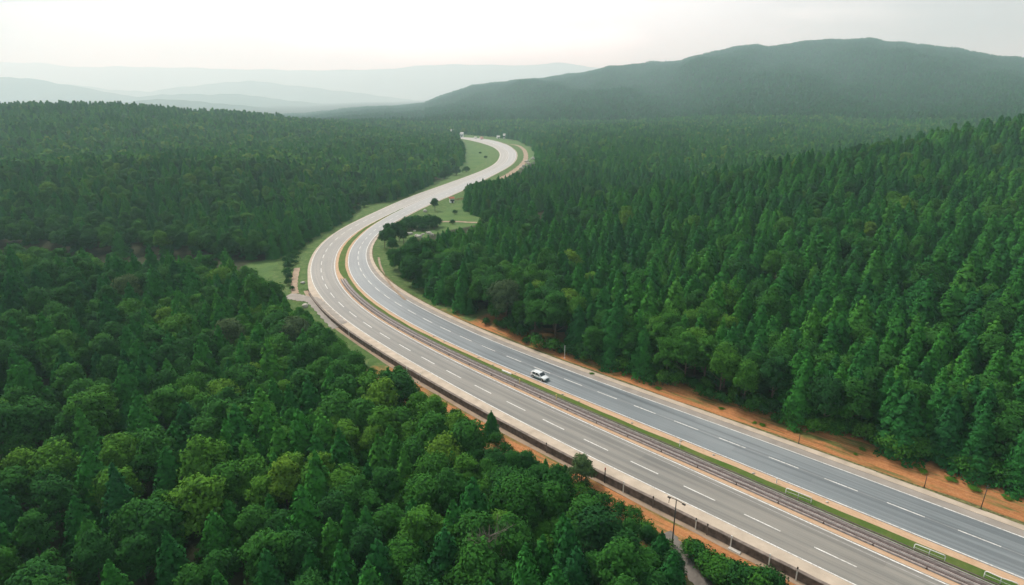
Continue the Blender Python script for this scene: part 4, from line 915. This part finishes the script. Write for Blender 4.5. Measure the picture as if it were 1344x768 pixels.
def wheel(parent, x_, y_, r_, w_=.24):
    sgn = 1 if y_ > 0 else -1; pr = [(.0, r_ * .72), (.0, r_ * .95), (.03, r_), (w_ - .03, r_), (w_, r_ * .95), (w_, r_ * .72)]; V, F_ = [], []; n = 24
    for (o_, q) in pr: V += [(x_ + q * math.cos(2 * math.pi * j / n), y_ - sgn * o_, r_ + q * math.sin(2 * math.pi * j / n)) for j in range(n)]
    for i in range(len(pr)):
        for j in range(n): F_.append((i * n + j, i * n + (j + 1) % n, ((i + 1) % len(pr)) * n + (j + 1) % n, ((i + 1) % len(pr)) * n + j))
    wroot = bpy.data.objects.new('wheel', None); link(wroot, parent)
    mesh_obj('tyre', V, F_, M_TYRE, wroot, True)
    p = MB(); p.tube([(x_, y_ - sgn * .05, r_), (x_, y_ - sgn * (w_ - .04), r_)], r_ * .7, 20)
    for q in range(5): 
        a = q * 1.2566; p.tube([(x_, y_ - sgn * .02, r_), (x_ + math.cos(a) * r_ * .66, y_ - sgn * .02, r_ + math.sin(a) * r_ * .66)], .035, 5)
    p.build('rim', M_RIM, wroot)
sC, oC = station_of(709, 497); x, y, hd = at_station(sC, oC)
car = empty('car', (x, y, .042), hd + math.pi); car.scale = (.84, .86, .76); tag(car, 'white off-road car with teal lower body driving alone on the right carriageway', 'car')
body = loft('body', [(-2.38, car_ring(.80, .55, .98)), (-2.30, car_ring(.90, .42, 1.10)), (-1.6, car_ring(.95, .36, 1.14)), (0, car_ring(.96, .34, 1.12)), (.95, car_ring(.96, .34, 1.10)), (1.5, car_ring(.94, .36, 1.06)), (2.15, car_ring(.90, .42, .96)), (2.36, car_ring(.80, .50, .82))], M_BODY, car)
cab = loft('cabin', [(-2.25, cabin_ring(.88, .76, 1.08, 1.45)), (-2.0, cabin_ring(.89, .74, 1.08, 1.80)), (-1.2, cabin_ring(.9, .74, 1.08, 1.88)), (-.2, cabin_ring(.9, .74, 1.08, 1.88)), (.35, cabin_ring(.9, .72, 1.08, 1.80)), (1.12, cabin_ring(.88, .80, 1.06, 1.13))], M_BODY, car)
def quad_part(name, pts, mat, parent, th=.012):
    """a thin glazed panel with thickness along its normal"""
    P_ = [Vector(q) for q in pts]; n = (P_[1] - P_[0]).cross(P_[2] - P_[0]).normalized() * th; V = [tuple(q + n) for q in P_] + [tuple(q - n) for q in P_]; k = len(P_)
    F_ = [tuple(range(k)), tuple(range(2 * k - 1, k - 1, -1))] + [(j, k + j, k + (j + 1) % k, (j + 1) % k) for j in range(k)]
    return mesh_obj(name, V, F_, mat, parent)
quad_part('windscreen', [(1.06, -.76, 1.17), (1.06, .76, 1.17), (.42, .66, 1.80), (.42, -.66, 1.80)], M_GLASS, car, .02)
quad_part('rear_window', [(-2.265, .7, 1.2), (-2.265, -.7, 1.2), (-2.05, -.64, 1.72), (-2.05, .64, 1.72)], M_GLASS, car, .02)
for sg in (1, -1):
    for (x0, x1, x2, x3) in ((.28, .82, .28, .26), (-.72, .18, -.72, .18), (-1.75, -.84, -1.68, -.84)):
        quad_part('side_window', [(x0, sg * .89, 1.18), (x1, sg * .89, 1.18), (x3, sg * .765, 1.74), (x2, sg * .765, 1.74)], M_GLASS, car, .015)
    p = MB(); p.box(-1.5, sg * .962 - .02, .36, 1.4, sg * .962 + .02, .74); p.build('lower_panel', M_SILL, car)
    for x_ in (1.45, -1.45):
        wheel(car, x_, sg * 1.0, .40)
        p = MB(); p.tube([(x_ + .5 * math.cos(a), sg * .965, .40 + .5 * math.sin(a)) for a in np.linspace(0, math.pi, 12)], .055, 6); p.build('wheel_arch', M_DARKM, car, True)
    p = MB(); p.box(2.18, sg * .62 - .17, .68, 2.36, sg * .62 + .17, .86, taper=.02); p.build('headlight', M_LAMPG, car)
    p = MB(); p.box(-2.40, sg * .74 - .1, .75, -2.28, sg * .74 + .1, 1.05); p.build('tail_light', M_TAIL, car)
    p = MB(); p.box(.82, sg * 1.04 - .12, 1.12, 1.0, sg * 1.04 + .12, 1.30, taper=.03); p.build('side_mirror', M_BODY, car)
    p = MB(); p.tube([(-1.9, sg * .62, 1.93), (-.9, sg * .63, 1.97), (.1, sg * .62, 1.92)], .025, 6); p.build('roof_rail', M_DARKM, car)
    for x_ in (-.6, .35): p = MB(); p.box(x_, sg * .97 - .02, .95, x_ + .2, sg * .97 + .02, 1.0); p.build('door_handle', M_DARKM, car)
p = MB(); p.box(2.26, -.42, .55, 2.41, .42, .80, taper=.02); p.build('grille', M_DARKM, car)
p = MB(); p.box(2.2, -.84, .36, 2.46, .84, .54, taper=.04); p.build('bumper', M_SILL, car)
p = MB(); p.box(-2.48, -.84, .38, -2.25, .84, .56, taper=.04); p.build('bumper', M_SILL, car)
p = MB(); p.tube([(-2.36, 0, .85), (-2.58, 0, .85)], .34, 16); p.build('spare_wheel', M_TYRE, car)

# ---- far van and truck
def far_vehicle(name, u_, lane, L_, wd, h, matb, label, cat, truck=False):
    i = int(np.argmin(np.abs(project(CL[:, 0] + NR[:, 0] * lane, CL[:, 1] + NR[:, 1] * lane, 0 * CL[:, 0])[0] - u_) + (S_REL < 820) * 1e6)); x, y, hd = at_station(SS[i], lane)
    t_ = empty(name, (x, y, .05), hd); tag(t_, label, cat)
    if truck:
        p = MB(); p.box(-L_ / 2, -wd / 2, 1.0, L_ / 2 - 2.3, wd / 2, h, taper=.04); p.build('cargo_box', matb, t_)
        p = MB(); p.box(L_ / 2 - 2.2, -wd / 2 + .1, .7, L_ / 2, wd / 2 - .1, 2.7, taper=.12); p.build('cab', M_WHITE, t_)
    else:
        p = MB(); p.box(-L_ / 2, -wd / 2, .4, L_ / 2, wd / 2, 1.2, taper=.05); p.build('body', matb, t_); p = MB(); p.box(-L_ / 2 + .1, -wd / 2 + .05, 1.2, L_ / 2 - 1.2, wd / 2 - .05, h, taper=.18); p.build('cabin', matb, t_)
        p = MB(); p.box(L_ / 2 - 1.42, -wd / 2 + .2, 1.35, L_ / 2 - 1.27, wd / 2 - .2, h - .25, taper=.02); p.build('windscreen', M_GLASS, t_)
    for x_ in (-L_ * .3, L_ * .3):
        for sg in (-1, 1): wheel(t_, x_, sg * (wd / 2 + .02), .42)
far_vehicle('van', 624, 6, 6.5, 2.1, 2.6, M_WHITE, 'small white van far away where the motorway disappears behind the hill', 'van')
far_vehicle('truck', 632, 6, 9.5, 2.5, 3.6, simple('faded_pink_box', (.62, .34, .30), .7, .2), 'truck with a faded pink box far away just right of the white van', 'truck', True)

# ---- far buildings
M_HWALL = simple('whitewashed_wall', (.86, .86, .84), .9, .1, var=.04); M_HROOF = simple('pale_roof', (.62, .60, .57), .8, .2, var=.1); M_HRED = simple('red_roof', (.42, .16, .10), .8, .2, var=.15)
def house(u_, v_, wd, dp, h, rz, roofm, label, group='white houses beyond the left hill', name='house', zadd=0):
    x, y, z = on_ground(u_, v_); t_ = empty(name, (x, y, z), rz); tag(t_, label, name, group)
    p = MB(); p.box(-wd / 2, -dp / 2, -1, wd / 2, dp / 2, h); p.build('wall', M_HWALL, t_)
    e = .35; hh = h * .38; V = [(-wd / 2 - e, -dp / 2 - e, h), (wd / 2 + e, -dp / 2 - e, h), (wd / 2 + e, dp / 2 + e, h), (-wd / 2 - e, dp / 2 + e, h), (-wd / 2 - e, 0, h + hh), (wd / 2 + e, 0, h + hh)]
    mesh_obj('roof', V, [(0, 1, 5, 4), (2, 3, 4, 5), (0, 4, 3), (1, 2, 5), (3, 2, 1, 0)], roofm, t_)
    for sx in (-.3, .3):
        p = MB(); p.box(wd * sx - .5, -dp / 2 - .04, h * .4, wd * sx + .5, -dp / 2 + .03, h * .75); p.build('window', M_GLASS, t_)
    p = MB(); p.box(-.5, -dp / 2 - .05, 0, .5, -dp / 2 + .03, h * .68); p.build('door', M_DARKM, t_)
for k, (u_, v_, w_, h_) in enumerate([(551, 176, 6, 4), (563, 176, 7, 5), (577, 177, 6, 4), (584, 177.5, 5, 4), (594, 178, 5, 6.5), (600, 179, 5, 4), (606, 180, 5, 5)]):
    house(u_, v_, w_, 7, h_, .3 * math.sin(k * 2.1), M_HROOF, ['leftmost white house in the far row beyond the left hill', 'second white house from the left in the far row', 'third white house from the left in the far row', 'small low white house in the middle of the far row', 'tallest narrow white house in the far row', 'low white house right of the tallest one', 'white house closest to the far end of the motorway'][k])
house(654, 181.5, 4, 4, 2.6, .2, M_HROOF, 'tiny white shed beyond the far bend, left of two', 'white sheds beyond the far bend', 'shed')
house(662, 182, 3, 3, 5, -.3, M_HROOF, 'narrow white shed beyond the far bend, right of two', 'white sheds beyond the far bend', 'shed')
house(593, 266, 2.2, 2.0, 2.4, .4, M_HRED, 'tiny white hut with red roof in the field below the motorway', None, 'hut')
def fence(a_, b_, n, h, mat, label):
    xa, ya, za = on_ground(*a_); xb, yb, zb = on_ground(*b_); l_ = math.hypot(xb - xa, yb - ya); t_ = empty('fence', (xa, ya, za), math.atan2(yb - ya, xb - xa)); tag(t_, label, 'fence'); dz = zb - za
    for k in range(n): p = MB(); q = k / (n - 1); p.box(l_ * q - .08, -.08, dz * q - .3, l_ * q + .08, .08, dz * q + h); p.build('post', mat, t_)
    for zz in (.45, .85): p = MB(); p.tube([(0, .12, h * zz), (l_, .12, dz + h * zz)], .06, 5); p.build('rail', mat, t_)
fence((598, 263.5), (610, 262), 7, 1.3, M_RED, 'short faded reddish rail fence right of the tiny hut in the field')
fence((691, 214), (702, 207), 9, 2.4, M_WHITE, 'pale rail fence on the rough ground outside the far bend')
# ------------------------------------------------------------------ haze
HZ = bpy.data.materials.new('haze_air'); HZ.use_nodes = True; t = HZ.node_tree; t.nodes.clear()
mo = t.nodes.new('ShaderNodeOutputMaterial'); pv = t.nodes.new('ShaderNodeVolumePrincipled')
pv.inputs['Color'].default_value = (.66, .93, 1.0, 1); pv.inputs['Absorption Color'].default_value = (1, 1, 1, 1); pv.inputs['Density'].default_value = .00021; pv.inputs['Anisotropy'].default_value = .3
t.links.new(pv.outputs[0], mo.inputs['Volume'])
zlo = min(float(o.bound_box[0][2]) for o in scn.objects if o.type == 'MESH' and o.get('kind') == 'structure') - 2
mb = MB(); mb.box(-20500, -900, zlo, 20500, 18500, 900)
tag(mb.build('haze', HZ), kind='stuff')
